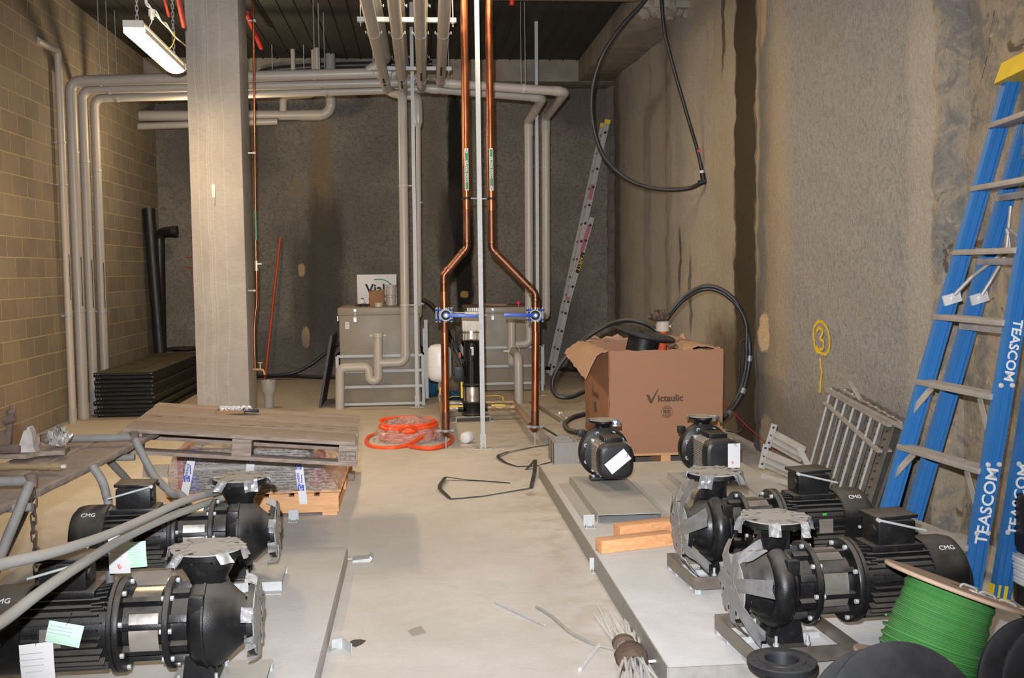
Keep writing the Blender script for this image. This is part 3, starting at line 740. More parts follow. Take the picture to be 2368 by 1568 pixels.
    part(MB().tube([Mx @ V((0, yo - .012, .006)), Mx @ V((.012, yo + .002, .016)), Mx @ V((.012, yo - .02, .016)), Mx @ V((-.01, yo + .016, .004))], .0012, 6), 'tag_wire', M['ink'], tg)
    if letter: part(MB().text('B', .03, Mx @ Matrix.Translation((-.012, yo - h * .78, .008)) @ Matrix.Rotation(R(20), 4, 'Z'), .0004), 'tag_letter', M['red_ink'], tg)
    return t
q = PZ(1395, 968, .1 + .05 + .43); small_pump('small black motor pump in front of the cardboard box with a blank tilted white tag', (q.x, q.y, .15), R(2), 3, R(-52), False)
q2 = PZ(1625, 960, .1 + .05 + .43); small_pump('small black motor pump near the right wall with a red mark on its white tag', (q2.x, q2.y, .15), R(4), 4, 0, True)
def tray(q, label):
    mb = MB(); x0, x1, y0, y1, z = q.x - .22, q.x + .17, q.y - 1.02, q.y + .14, .1
    mb.box(((x0 + x1) / 2, (y0 + y1) / 2, z + .048), (x1 - x0, y1 - y0, .004))
    for x, s in ((x0, -1), (x1, 1)):
        mb.box((x, (y0 + y1) / 2, z + .025), (.004, y1 - y0, .05)); mb.box((x + s * .04, (y0 + y1) / 2, z + .002), (.08, y1 - y0, .004))
    top(mb, 'steel_tray', M['tray'], label, 'tray', 'folded steel trays under the small pumps')
tray(q, 'folded steel tray under the small pump with the tilted tag'); tray(q2, 'folded steel tray under the small pump with the red marked tag')
# ------------------------------------------------------------------ drainage pipes
def ring(parent, c, ax, r, name='pipe_clip', m=None, w=.022, label=None):
    part(MB().lathe([(r, -w / 2), (r + .006, -w / 2), (r + .006, w / 2), (r, w / 2)], c, ax, 24), name, m or M['galv'], parent, label)
def socket(parent, c, ax, r, L=.07):
    part(MB().lathe([(r, -L / 2), (r + .005, -L / 2), (r + .005, L / 2), (r, L / 2)], c, ax, 24), 'pipe_socket', M['pvc_joint'], parent)
RP = .054
GW = 'grey drain pipes rising along the block wall'
runs = []
for i, (pb, pt, xe, ye, rr, lab) in enumerate((
        ((200, 970), (180, 188), 905, 168, .060, 'large grey drain pipe by the block wall with the topmost crossing run'),
        ((224, 968), (206, 208), 955, 190, .052, 'large grey drain pipe by the block wall with the middle crossing run'),
        ((252, 950), (231, 227), 1000, 205, .052, 'large grey drain pipe by the block wall with the lowest crossing run'))):
    b = PX((179, 205, 232)[i], 600, -3.77); b.z = 0
    yy = b.y; tq = PY(pt[0], pt[1], yy); eq = PY(xe, ye, yy)
    o = top(MB().tube([b, V((b.x, yy, tq.z)), eq], rr, 20, bend=.11), 'drain_pipe', M['pvc'], lab, 'pipe', GW)
    for z in (.10,): socket(o, V((b.x, yy, z)), (0, 0, 1), rr, .16)
    for z in (1.22 - .02 * i, 2.98 - .06 * i):
        ring(o, V((b.x, yy, z)), (0, 0, 1), rr); part(MB().box((b.x - rr - .03, yy - .02, z), (.07, .012, .016)), 'clip_bracket', M['galv'], o)
    for px in (232 + 20 * i, 728 + 12 * i):
        c = PY(px, tq.z and pt[1] + (ye - pt[1]) * (px - pt[0]) / (xe - pt[0]), yy); ring(o, c, eq - V((b.x, yy, tq.z)), rr)
        part(MB().cyl(c + V((0, 0, rr)), V((c.x, c.y, 4.74)), .005, n=8), 'hanger_rod', M['galv'], o)
    part(MB().box((b.x + rr * .86, yy - rr * .62, 1.55 - .03 * i), (.004, .012, .55)), 'pipe_marking', M['ink'], o)
    runs.append(eq)
b = PZ(172, 978, 0); b.x = -3.79; tq = PY(130, 118, b.y)
o = top(MB().tube([b, V((b.x, b.y, tq.z)), V((XL, b.y - .42, tq.z + .02))], .04, 16, bend=.05), 'drain_pipe', M['pvc_white'], 'thin cream drain pipe on the block wall turning into the wall near the top', 'pipe')
socket(o, V((b.x, b.y, .09)), (0, 0, 1), .04, .14)
for z in (1.18, 2.6, 3.05): ring(o, V((b.x, b.y, z)), (0, 0, 1), .04); part(MB().box((b.x - .05, b.y - .02, z), (.06, .012, .016)), 'clip_bracket', M['galv'], o)
part(MB().box((b.x + .036, b.y - .02, 1.6), (.004, .01, .5)), 'pipe_marking', M['ink'], o)

# overhead rack: lower four pipes come from over the camera and turn at the tanks
GO = 'pipes hanging below the overhead struts'
ZL = 3.78
def pxz(px, py, z): return PZ(px, py, z)
sh = PZ(785, 946, 0); YT = sh.y
Aend = PZ(896, 214, ZL); Bend = PZ(933, 219, ZL); Cend = PZ(975, 203, ZL); Dend = PZ(1018, 192, ZL)
def near(e, x0px): s = PZ(x0px, 0, ZL); d = (s - e).normalized(); return s + d * 1.6
NA, NB, NC, ND = near(Aend, 847), near(Bend, 910), near(Cend, 970), near(Dend, 1029)
# A: to the left tank trap
av = PY(931, 245, YT); avb = PY(938, 838, YT); tee = PY(874, 838, YT)
A2 = PY(929, 240, YT)
oA = top(MB().tube([NA, Aend, V((av.x, YT, Aend.z - .10)), V((avb.x, YT, avb.z)), V((tee.x, YT, tee.z - .01))], RP, 20, bend=.09), 'waste_pipe', M['pvc'], 'leftmost grey overhead pipe dropping to the trap before the left tank', 'pipe', GO)
u0 = PY(853, 848, YT); ub = PY(864, 880, YT); l0 = PY(786, 848, YT)
mb = MB().tube([PY(874, 772, YT), V((tee.x, YT, ub.z)), V((u0.x, YT, ub.z)), V((u0.x, YT, u0.z)), V((l0.x, YT, l0.z - .015)), V((sh.x + .005, YT, .0))], RP, 20, bend=.062)
tr = part(mb, 'trap', M['pvc_joint'], oA, 'cream trap with a U bend')
c = PY(874, 776, YT); part(MB().lathe([(0, -.02), (.066, -.02), (.066, .03), (.06, .035), (0, .035)], c, (0, 0, 1), 24), 'trap_cap', M['pvc_joint'], tr)
part(MB().box(c, (.19, .012, .022)), 'trap_clamp', M['galv'], tr)
for z in (2.62, 1.22): q = av.lerp(avb, (av.z - z) / (av.z - avb.z)); ring(oA, q, (0, 0, 1), RP, 'pipe_clip', M['pvc_white']); part(MB().box((q.x + .09, YT, z), (.08, .012, .012)), 'clip_bracket', M['galv'], oA)
socket(oA, avb + V((0, 0, .12)), (0, 0, 1), RP)
# B: reduces to a small pipe
YB2 = 12.75; bt = PY(966, 228, YB2); br = PY(967, 285, YB2); bb = PY(970, 735, YB2); be = PY(944, 735, YB2)
oB = top(MB().tube([NB, Bend, V((bt.x, YB2, Bend.z - .06)), V((bt.x, YB2, br.z + .14))], RP, 20, bend=.07), 'waste_pipe', M['pvc'], 'second grey overhead pipe reducing to a thin pipe beside the left tank', 'pipe', GO)
part(MB().lathe([(0, 0), (.057, 0), (.057, .16), (.033, .24), (0, .24)], V((bt.x, YB2, br.z + .19)), (0, 0, -1), 20), 'reducer', M['pvc_joint'], oB)
part(MB().tube([V((bt.x, YB2, br.z)), bb, be + V((-.02, 0, 0))], .030, 16, bend=.06), 'thin_pipe', M['pvc'], oB)
for z in (2.45, 1.22): ring(oB, V((bt.x, YB2, z)), (0, 0, 1), .030, 'pipe_clip', M['galv'])
# C, D: cross to the right and drop at the right tank
YV = PZ(1200, 930, 0).y
d1 = PY(1308, 212, Dend.y + .05); d2 = PY(1262, 272, 13.45); d3 = PY(1263, 728, 13.45)
oD = top(MB().tube([ND, Dend, V((d1.x, d1.y, d1.z)), V((d2.x, 13.45, d2.z)), d3, V((d3.x, 13.62, d3.z - .02))], RP, 20, bend=.07), 'waste_pipe', M['pvc'], 'rightmost grey overhead pipe crossing right and dropping beside the right tank', 'pipe', GO)
c1 = PY(1256, 226, Cend.y + .05); c2 = PY(1222, 280, 13.3); c3 = PY(1224, 795, 13.3); c4 = PY(1183, 797, 13.3)
oC = top(MB().tube([NC, Cend, V((c1.x, c1.y, c1.z)), V((c2.x, 13.3, c2.z)), c3, c4], RP, 20, bend=.07), 'waste_pipe', M['pvc'], 'third grey overhead pipe crossing right and dropping to the right tank trap', 'pipe', GO)
for o, a, b, zz in ((oD, d2, d3, (2.93, 1.3)), (oC, c2, c3, (2.93, 1.3))):
    for z in zz: q = a.lerp(b, (a.z - z) / (a.z - b.z)); ring(o, q, (0, 0, 1), RP, 'pipe_clip', M['galv'])
    socket(o, a + V((0, 0, -.12)), (0, 0, 1), RP, .14)
for o, e, d in ((oD, Dend, d1), (oC, Cend, c1)):
    for f in (.10, .93): socket(o, e.lerp(d, f), d - e, RP, .09)
q = Dend.lerp(d1, .66); ring(oD, q, d1 - Dend, RP, m=M['pvc_white'], w=.03)
for s in (-.012, .012): part(MB().cyl(q + V((s * 2, 0, RP)), V((q.x + s * 2, q.y, 4.74)), .004, n=8), 'hanger_rod', M['galv'], oD)
t1 = PY(1183, 738, 13.25); t2 = PY(1183, 838, 13.25)
tr = part(MB().tube([t1, t2], RP, 20).lathe([(RP, 0), (.05, .03), (.03, .05), (0, .055)], t2, (0, 0, -1), 20), 'trap', M['pvc_joint'], oC, 'cream trap body')
k0 = PY(1186, 812, 13.2); kk = PZ(1200, 932, 0); part(MB().tube([k0, V((kk.x, kk.y, k0.z - .01)), kk], RP, 20, bend=.09), 'outlet_pipe', M['pvc'], tr)
ring(tr, PY(1190, 811, 13.1), V((kk.x, kk.y, 0)) - V((k0.x, k0.y, 0)), RP + .004, 'pipe_clip', M['pvc_white'])
part(MB().box(PY(1172, 812, 13.1), (.08, .02, .03)), 'clip_lug', M['pvc_white'], tr)
for o, e, n0 in ((oA, Aend, NA), (oB, Bend, NB), (oC, Cend, NC), (oD, Dend, ND)):
    q = e + (n0 - e).normalized() * .75; part(MB().bar(q + V((0, 0, -RP)), q + (n0 - e).normalized() * .45 + V((0, 0, -RP)), .022, .004), 'pipe_marking', M['ink'], o)

# upper pipes of the rack
ZU = 4.02
GU = 'pipes resting above the overhead struts'
for i, (lo, sx, rn, lab) in enumerate(((Aend, NA, runs[0], 'grey pipe above the struts over the leftmost hanging pipe'), (Bend, NB, runs[1], 'grey pipe above the struts over the second hanging pipe'), (Cend, NC, runs[2], 'grey pipe above the struts over the third hanging pipe'))):
    e = V((lo.x + .02, rn.y, ZU)); s = V((sx.x + .02, sx.y, ZU))
    o = top(MB().tube([s, V((e.x, e.y - .02, ZU)), V((e.x - .22, rn.y, rn.z + .02))], RP, 18, bend=.10), 'waste_pipe', M['pvc'], lab, 'pipe', GU)
# struts with hangers and pipe clamps
GS = 'struts carrying the overhead pipes'
S = [((826, 45), (1055, 47), 'galvanised strut across the overhead pipes, the nearer one'), ((857, 158), (1044, 159), 'galvanised strut across the overhead pipes, the farther one just above the pipe bends')]
for (a, b, lab) in S:
    zc = 3.895; a, b = PZ(a[0], a[1], zc), PZ(b[0], b[1], zc); b.y = a.y
    o = top(MB().bar(a, b, .041, .041), 'strut', M['galv'], lab, 'strut', GS)
    for p, s in ((a, .03), (b, -.03)):
        q = p + V((s, 0, 0)); part(MB().cyl(q + V((0, 0, -.06)), V((q.x, q.y, 4.74 if q.y < 9.6 or q.y > 11.4 else 4.5)), .005, n=8).cyl(q + V((0, 0, -.03)), q + V((0, 0, -.02)), .016, n=8), 'hanger_rod', M['galv'], o)
    for e, n0 in ((Aend, NA), (Bend, NB), (Cend, NC), (Dend, ND)):
        k = (a.y - e.y) / (n0.y - e.y); c = e.lerp(n0, k); c.z = ZL
        for sg, cc in ((-1, c), (1, V((c.x + .02, c.y, ZU)))):
            if sg > 0 and e is Dend: continue
            pts = [cc + V((-(RP + .022), 0, .006 * -sg)), cc + V((-(RP + .006), 0, 0))] + [cc + V((-math.cos(t) * (RP + .004), 0, sg * math.sin(t) * (RP + .004))) for t in [math.pi * i / 14 for i in range(15)]] + [cc + V((RP + .022, 0, 0))]
            mb = MB().ribbon(pts, .022, .003, up=lambda i: V((0, .001, 1)) if i < 2 or i > 16 else V((-math.cos(math.pi * (i - 2) / 14), 0, sg * math.sin(math.pi * (i - 2) / 14))) )
            for s2 in (-1, 1): mb.cyl(cc + V((s2 * (RP + .018), 0, -.012)), cc + V((s2 * (RP + .018), 0, .014)), .005, n=8)
            part(mb, 'pipe_clamp', M['galv'], o)

# ------------------------------------------------------------------ posts
GPo = 'galvanised strut posts between floor and ceiling'
def post(lab, base, topx, topy, yy, h, w=.041):
    b = PZ(base[0], base[1], 0); t = PY(topx, topy, b.y); t = b.lerp(t, h / t.z) if t.z else t; t.z = h
    o = empty('strut_post', b, lab, 'post', GPo, world=True)
    part(MB().bar(b, t, w, w, up=(0, 1, 0)), 'channel', M['galv'], o)
    mb = MB().box(b + V((0, -w / 2 - .004, .07)), (w + .012, .006, .14)); mb.box(b + V((0, -.02, .003)), (.16, .06, .006))
    fb = part(mb, 'base_bracket', M['galv'], o)
    mb = MB()
    for s in (-.06, 0, .06): mb.cyl(b + V((s, -.04, .006)), b + V((s, -.04, .02)), .008, n=6)
    for z in (.04, .09): mb.cyl(b + V((0, -w / 2 - .006, z)), b + V((0, -w / 2 - .014, z)), .008, n=6)
    part(mb, 'bolts', M['brass'], fb)
    return b, t
pb, pt = post('galvanised strut post between the two copper pipes', (1117, 1037), 1102, 0, 0, 4.74)
post('galvanised strut post in front of the left tank', (965, 941), 952, 100, 0, 4.74)
post('galvanised strut post in front of the right tank', (1244, 914), 1240, 100, 0, 4.74)

# ------------------------------------------------------------------ copper risers
RC = .034
def riser(lab, pts, foot, hx, head_to, sgn, arrow_up, lettering):
    yy = PZ(foot[0], foot[1], 0).y
    P = [PY(x, y, yy) for x, y in pts]
    tp = P[1].lerp(P[0], (4.70 - P[1].z) / (P[0].z - P[1].z)); P[0] = V((tp.x, yy, 4.70))
    P[-1].z = .135
    hd = PZ(head_to[0], head_to[1], .135)
    o = empty('copper_riser', V((P[-1].x, yy, 0)), lab, 'pipe', 'copper risers beside the strut post', world=True)
    kz = P[1].lerp(P[0], .0)
    part(MB().tube([P[0], P[1].lerp(P[0], .12)], RC, 20), 'upper_pipe', M['copper'], o)
    part(MB().tube([P[1].lerp(P[0], .12), P[1], P[2], P[2].lerp(P[3], .10)], RC, 20, bend=.06), 'offset_bend', M['copper_dull'], o)
    part(MB().tube([P[2].lerp(P[3], .10), P[2].lerp(P[3], .28)], RC, 20), 'lower_pipe', M['copper'], o)
    v = PY(foot[0], 728, yy); v.x = P[2].lerp(P[3], (P[2].z - v.z) / (P[2].z - P[3].z)).x
    part(MB().tube([P[2].lerp(P[3], .28), v + V((0, 0, -.16))], RC, 20), 'soldered_section', M['copper_dull'], o)
    q = P[2].lerp(P[3], .86)
    part(MB().tube([v + V((0, 0, -.16)), q], RC, 20), 'lower_pipe', M['copper'], o)
    part(MB().tube([q, P[3], P[3].lerp(hd, .12)], RC + .002, 20, bend=.05), 'bottom_elbow', M['copper_dull'], o)
    part(MB().tube([P[3].lerp(hd, .12), hd], RC, 18), 'floor_header', M['copper_header'], o, 'dusty copper pipe running back along the floor')
    mb = MB()
    for pp, ax in ((P[1], (0, 0, 1)), (P[2], (0, 0, 1))):
        d = P[2] - P[1]
        for c_, a_ in ((pp + V((0, 0, .06 if pp is P[1] else -.06)), V((0, 0, 1))), (pp + d.normalized() * (.06 if pp is P[1] else -.06), d)):
            mb.lathe([(RC, -.02), (RC + .005, -.016), (RC + .005, .016), (RC, .02)], c_, a_, 20)
    part(mb, 'solder_collars', M['copper_dull'], o)
    part(MB().cyl(V((P[3].x, yy, 0)), V((P[3].x, yy, .11)), .006, n=8), 'foot_stud', M['galv'], o)
    mb = MB().lathe([(RC + .004, -.012), (RC + .010, -.012), (RC + .010, .012), (RC + .004, .012)], P[3] + V((0, -.0, .03)), (0, 0, 1), 20)
    for s in (-1, 1): mb.box(P[3] + V((s * (RC + .025), 0, .03)), (.035, .02, .02))
    part(mb, 'foot_clamp', M['galv_dusty'], o)
    # wall clip to the post
    zc = PY(foot[0], 459, yy).z; cx = P[1].lerp(P[0], (zc - P[1].z) / (P[0].z - P[1].z)).x
    ring(o, V((cx, yy, zc)), (0, 0, 1), RC, 'pipe_clip', M['black_plastic'], .022)
    px = pb.lerp(pt, zc / pt.z).x
    part(MB().cyl(V((cx + math.copysign(RC, px - cx), yy, zc)), V((px, yy, zc)), .006, n=8), 'clip_stud', M['galv'], o)
    # flow label
    z0, z1 = PY(foot[0], 441, yy).z, PY(foot[0], 344, yy).z; zm = (z0 + z1) / 2; cx = P[1].lerp(P[0], (zm - P[1].z) / (P[0].z - P[1].z)).x
    mb = MB(); a0 = R(-128) if True else 0; L = z1 - z0; tilt = (P[0].x - P[1].x) / (P[0].z - P[1].z)
    def arc(a, z, r): return V((cx + tilt * (z - zm) + math.cos(a) * r, yy + math.sin(a) * r, z))
    ac = R(-84); hw = R(30)
    lb = part(MB().grid(lambda u, w: arc(ac - hw + 2 * hw * u, z0 + L * w, RC + .0008), 8, 2, .0004), 'flow_label', M['paper'], o, 'white and green pipe label with an arrow')
    def band(a, b, nm='label_band'): part(MB().grid(lambda u, w: arc(ac - hw * .7 + 1.4 * hw * u, z0 + L * (a + (b - a) * w), RC + .0016), 8, 2, .0004), nm, M['green_label'], lb)
    if arrow_up: band(.02, .88)
    else: band(.12, .98)
    za = z0 + L * (.94 if arrow_up else .06); sg = 1 if arrow_up else -1
    pts = [arc(ac - hw * .6, za - sg * .03, RC + .002), arc(ac, za + sg * .02, RC + .002), arc(ac + hw * .6, za - sg * .03, RC + .002)]
    part(MB().tube(pts, .004, 6), 'label_arrow', M['green_label'], lb)
    c_ = arc(ac, z0 + L * (.45 if arrow_up else .55), RC + .0022)
    part(MB().text('COLD WATER', .030, frame(c_, (0, 0, 1), V((-math.cos(ac + math.pi / 2), -math.sin(ac + math.pi / 2), 0))), .0006, .0006, 1.02), 'label_text', M['paper'], lb)
    return o, v, yy
o1, v1, y1 = riser('copper riser left of the post with a label pointing up', [(1073, 0), (1080, 573), (1026, 637), (1031, 1000)], (1031, 1037), 0, (1019, 918), -1, True, 0)
o2, v2, y2 = riser('copper riser right of the post with a label pointing down', [(1130, 0), (1137, 575), (1238, 678), (1237, 1000)], (1237, 1027), 0, (1186, 930), 1, False, 0)
def valve(lab, v, yy, s):
    t = empty('butterfly_valve', v + V((0, 0, -.09)), lab, 'valve', 'blue butterfly valves on the copper risers', world=True)
    mb = MB().lathe([(.036, -.025), (.065, -.025), (.065, .025), (.036, .025)], v, (0, 0, 1), 28); mb.box(v + V((-s * .02, -.05, 0)), (.05, .07, .04), None, .006)
    part(mb, 'valve_body', M['blue_valve'], t)
    for dz in (-.052, .038):
        part(MB().lathe([(.036, 0), (.085, 0), (.085, .014), (.036, .014)], v + V((0, 0, dz)), (0, 0, 1), 28), 'flange', M['blue_valve'], t)
    mb = MB()
    for i in range(8):
        a = i * math.pi / 4 + .2; mb.cyl(v + V((math.cos(a) * .074, math.sin(a) * .074, -.066)), v + V((math.cos(a) * .074, math.sin(a) * .074, .068)), .007, n=8)
    each(mb, 'flange_bolt', M['galv'], t)
    c = v + V((s * .012, -.095, 0)); mb = MB().lathe([(0, 0), (.052, 0), (.052, .004), (0, .004)], c, (0, -1, 0), 30)
    for i in range(14):
        a = R(60 + i * 12) * 1 + (0 if s > 0 else math.pi * 1.0) ; mb.box(c + V((math.cos(a) * .056, -.002, math.sin(a) * .056)), (.012, .004, .006), (0, -a, 0))
    pl = part(mb, 'notch_plate', M['galv'], t)
    part(MB().lathe([(.024, 0), (.044, 0), (.044, .002), (.024, .002)], c + V((0, -.004, 0)), (0, -1, 0), 26), 'dial', M['ink'], pl)
    mb = MB().cyl(c, c + V((0, -.03, 0)), .024, n=16)
    mb.bar(c + V((s * .02, -.024, 0)), c + V((s * .29, -.034, -.012 if s > 0 else .010)), .012, .034, up=(0, 0, 1), bev=.004); mb.bar(c + V((s * .09, -.018, .012)), c + V((s * .27, -.03, .0)), .022, .010, up=(0, 0, 1))
    hd = part(mb, 'lever_handle', M['blue_valve'], t)
    part(MB().cyl(c + V((0, -.03, 0)), c + V((0, -.042, 0)), .012, n=12), 'spindle_bolt', M['zinc'], hd)
valve('blue butterfly valve on the left copper riser, lever pointing right', v1, y1, 1)
valve('blue butterfly valve on the right copper riser, lever pointing left', v2, y2, -1)

# thin copper line with a hose tap at the column
xs = c1_ = None
yc = 10.5 + .36
def cp(px, py): return PY(px, py, 10.62)
P = [cp(583, -120), cp(589, 300), cp(592, 600), cp(594, 690), cp(588, 760), cp(590, 855)]
o = top(MB().tube(P[:3], .011, 12).tube(catmull(P[2:], 5), .011, 12), 'copper_water_line', M['copper'], 'thin copper line with a brass tap running down the column side', 'pipe')
for py in (48, 354, 672):
    q = cp(588, py); ring(o, q, (0, 0, 1), .011, 'saddle_clip', M['galv'], .02); part(MB().box(q + V((-.03, 0, 0)), (.06, .014, .012)), 'clip_arm', M['galv'], o)
q = cp(593, 615); vv = part(MB().cyl(q + V((0, 0, -.05)), q + V((0, 0, .05)), .018, n=12).box(q + V((.03, -.01, .02)), (.05, .015, .012)), 'stop_valve', M['nickel'], o)
q = P[-1]; mb = MB().cyl(q + V((-.02, 0, 0)), q + V((.05, -.02, 0)), .014, n=12).tube([q + V((.05, -.02, 0)), q + V((.085, -.03, .0)), q + V((.095, -.03, -.05))], .012, 12, bend=.02).cyl(q + V((.055, -.02, 0)), q + V((.055, -.02, .07)), .009, n=10).bar(q + V((.03, -.02, .072)), q + V((.08, -.02, .072)), .01, .008)
part(mb, 'hose_tap', M['brass'], o)
part(MB().box(cp(592, 520) + V((.0, -.014, 0)), (.014, .002, .3)), 'pipe_label', M['green_label'], o)

# ------------------------------------------------------------------ pipes at the back, over the left part
GBk = 'pipes below the ceiling along the back wall'
Yk = 15.3
a = PY(300, 268, Yk); b_ = PY(766, 266, Yk); c_ = PY(762, 45, Yk)
o = top(MB().tube([a, b_, V((b_.x, Yk, 4.74))], .075, 18, bend=.16), 'soil_pipe', M['pvc'], 'large grey pipe at the back left, running level then bending up to the ceiling', 'pipe', GBk)
for k in (.78, .93): ring(o, b_ + V((-.05 + .05 * k, 0, .05 + .10 * k)), (1, 0, 1), .078, m=M['pvc_joint'])
socket(o, a.lerp(b_, .90), b_ - a, .075, .3)
a = PY(300, 293, Yk - .1); b_ = PY(642, 281, Yk - .1)
o = top(MB().tube([a, b_], .05, 16), 'soil_pipe', M['pvc'], 'grey pipe just below the large level pipe at the back left', 'pipe', GBk)
a = PY(655, 258, Yk - .25); b_ = PY(655, 222, Yk - .25); c_ = PY(730, 218, Yk - .25)
o = top(MB().tube([a, b_, c_, V((c_.x, c_.y, 4.74))], .052, 16, bend=.09), 'soil_pipe', M['pvc_joint'], 'short grey bend joining the level pipe at the back left', 'pipe', GBk)
for px, rr, nm in ((678, .032, 'thin grey vertical pipe dropping from the ceiling at the back, left one'), ):
    q = PY(px, 160, Yk - .3); top(MB().cyl(V((q.x, q.y, q.z - .05)), V((q.x, q.y, 4.74)), rr), 'vent_pipe', M['pvc'], nm, 'pipe')
q = PY(731, 110, Yk - .4); o = top(MB().cyl(V((q.x, q.y, q.z - .5)), V((q.x, q.y, q.z)), .042), 'sprinkler_stub', M['pvc'], 'grey vertical stub with a red collar at the back ceiling', 'pipe')
part(MB().lathe([(0, 0), (.075, 0), (.075, .03), (0, .03)], q + V((0, 0, 0)), (0, 0, 1), 16).cyl(q, V((q.x, q.y, 4.74)), .012, n=8), 'collar', M['red'], o)
P = [PY(600, 170, 15.45), PY(630, 162, 15.45), PY(700, 156, 15.45), PY(770, 152, 15.45), PY(860, 150, 15.45), PY(1000, 148, 15.45)]
top(MB().tube(catmull(P, 4), .05, 14), 'duct_hose', M['rubber'], 'thick black flexible duct under the ceiling at the back', 'duct')
for i, (px, y0, lab) in enumerate(((630, 160, 'threaded hanger rod left of the thin vertical pipe at the back ceiling'), (703, 160, 'threaded hanger rod right of the thin vertical pipe at the back ceiling'))):
    q = PY(px, y0, Yk - .6); top(MB().cyl(q, V((q.x, q.y, 4.74)), .006, n=8), 'hanger_rod', M['galv'], lab, 'rod')
a = PY(604, 110, 13.5); b_ = PY(570, 30, 12.2); top(MB().tube([a, b_], .03, 12), 'sprinkler_pipe', M['red'], 'red pipe below the ceiling beside the column', 'pipe')
a = PY(425, 60, 9.0); b_ = PY(405, -40, 7.6); top(MB().tube([a, b_], .02, 12).tube([a + V((-.12, 0, .08)), b_ + V((-.12, 0, .08))], .012, 10), 'sprinkler_pipe', M['red'], 'dark red pipes at the ceiling behind the lit lamp', 'pipe')
# ------------------------------------------------------------------ fibreglass tanks in galvanised frames
def tank(lab, x0, x1, yf, ztop, depth, rails, posts, latch, lbl, right_strut):
    t = empty('fibreglass_tank', ((x0 + x1) / 2, yf + depth / 2, 0), lab, 'tank', 'fibreglass tanks by the back wall', world=True)
    part(MB().box(((x0 + x1) / 2, yf + depth / 2, ztop / 2), (x1 - x0, depth, ztop - .02), None, .012), 'tank_body', M['grp'], t)
    part(MB().box(((x0 + x1) / 2, yf + depth / 2, ztop - .035), (x1 - x0 + .03, depth + .03, .09), None, .012), 'lid', M['grp'], t)
    f = MB(); fx0, fx1 = x0 - .03, x1 + .03
    for z in rails:
        f.bar((fx0, yf - .025, z), (fx1, yf - .025, z), .03, .032)
    zt = max(rails)
    for x in (fx0, fx1):
        f.box((x, yf - .03, zt / 2), (.036, .04, zt))
        f.bar((x, yf - .03, zt), (x, yf + depth * .9, zt), .03, .03); f.box((x, yf + depth * .9, zt / 2), (.036, .04, zt))
        for z in rails[1:]: f.bar((x, yf - .03, z), (x, yf + depth * .9, z), .03, .03)
    part(f, 'support_frame', M['galv'], t)
    if right_strut: part(MB().bar((fx1 + .045, yf + .25, .05), (fx1 + .045, yf + .25, right_strut), .041, .041, up=(0, 1, 0)).bar((fx1 + .02, yf + .2, .3), (fx1 + .02, yf + .2, right_strut - .1), .03, .02, up=(0, 1, 0)), 'side_strut', M['galv'], t)
    for lx in latch:
        mb = MB().box((lx, yf - .02, ztop - .02), (.028, .008, .03)).box((lx, yf - .018, ztop - .13), (.035, .012, .055)).tube([(lx - .008, yf - .03, ztop - .03), (lx - .008, yf - .032, ztop - .12), (lx + .008, yf - .032, ztop - .12), (lx + .008, yf - .03, ztop - .03)], .003, 6)
        part(mb, 'latch', M['zinc'], t, 'shiny toggle latch')
    part(MB().box((x0 - .022, yf + .12, ztop - .12), (.012, .03, .06)), 'latch', M['zinc'], t)
    lp = part(MB().box((lbl[0], yf - .004, lbl[1]), (.05, .003, .085)), 'rating_label', M['paper'], t)
    part(MB().box((lbl[0], yf - .006, lbl[1] + .022), (.036, .002, .012)).box((lbl[0], yf - .006, lbl[1] - .01), (.036, .002, .004)).box((lbl[0], yf - .006, lbl[1] - .022), (.03, .002, .004)), 'label_print', M['grey_ink'], lp)
    return t
YL = YT + .20
zt = PY(880, 713, YL).z; xl0, xl1 = PY(786, 830, YL).x, PY(972, 830, YL).x
TL = tank('khaki fibreglass tank on the left, with the white carton and pipe offcuts on its lid', xl0, xl1, YL, zt, 1.35, [PY(880, y, YL).z for y in (933, 893, 857, 822)], 2,
     [PY(821, 720, YL).x], (PY(803, 753, YL).x, PY(803, 753, YL).z), PY(978, 742, YL).z)
YR = 13.78
zr = PY(1150, 712, YR).z; xr0, xr1 = PY(1082, 800, YR).x, PY(1247, 800, YR).x
TR = tank('khaki fibreglass tank on the right behind the vertical pump', xr0, xr1, YR, zr, 1.3, [PY(1160, y, YR).z for y in (886, 846, 803)], 2,
     [PY(1139, 722, YR).x], (PY(1122, 723, YR).x, PY(1122, 723, YR).z), PY(1255, 800, YR).z)
mb = MB()
for i in range(6):
    x = PY(1082 + i * 5, 712, YR - .05).x; mb.box((x, YR - .05, zr - .06), (.014, .012, .13)).box((x, YR - .06, zr - .16), (.012, .012, .04))
each(mb, 'latch', M['zinc'], TR, 'shiny latch')
# things on the lids
def onlid(px, y_off, t0, zz): q = PY(px, 700, t0 + y_off); return V((q.x, q.y, zz))
q0 = onlid(827, .85, YL, zt); q1 = onlid(918, .85, YL, zt); hh = PY(870, 637, YL + .85).z - zt
ct = empty('carton', ((q0.x + q1.x) / 2, q0.y, zt + .012), 'white carton with green arc and dark lettering on the left tank', 'box', world=True)
c = part(MB().box(((q0.x + q1.x) / 2, q0.y + .06, zt + .012 + hh / 2), (q1.x - q0.x, .14, hh), None, .004), 'carton_body', M['paper'], ct)
tx = PY(876, 669, YL + .85)
part(MB().text('Viald', .17, frame((tx.x, q0.y - .012, tx.z), (1, 0, 0), (0, 0, 1)), .0006, .004), 'carton_lettering', M['ink'], c)
P = [V((tx.x + .18 * math.cos(a), q0.y - .012, tx.z - .02 + .15 * math.sin(a))) for a in [R(20 + 90 * i / 10) for i in range(11)]]
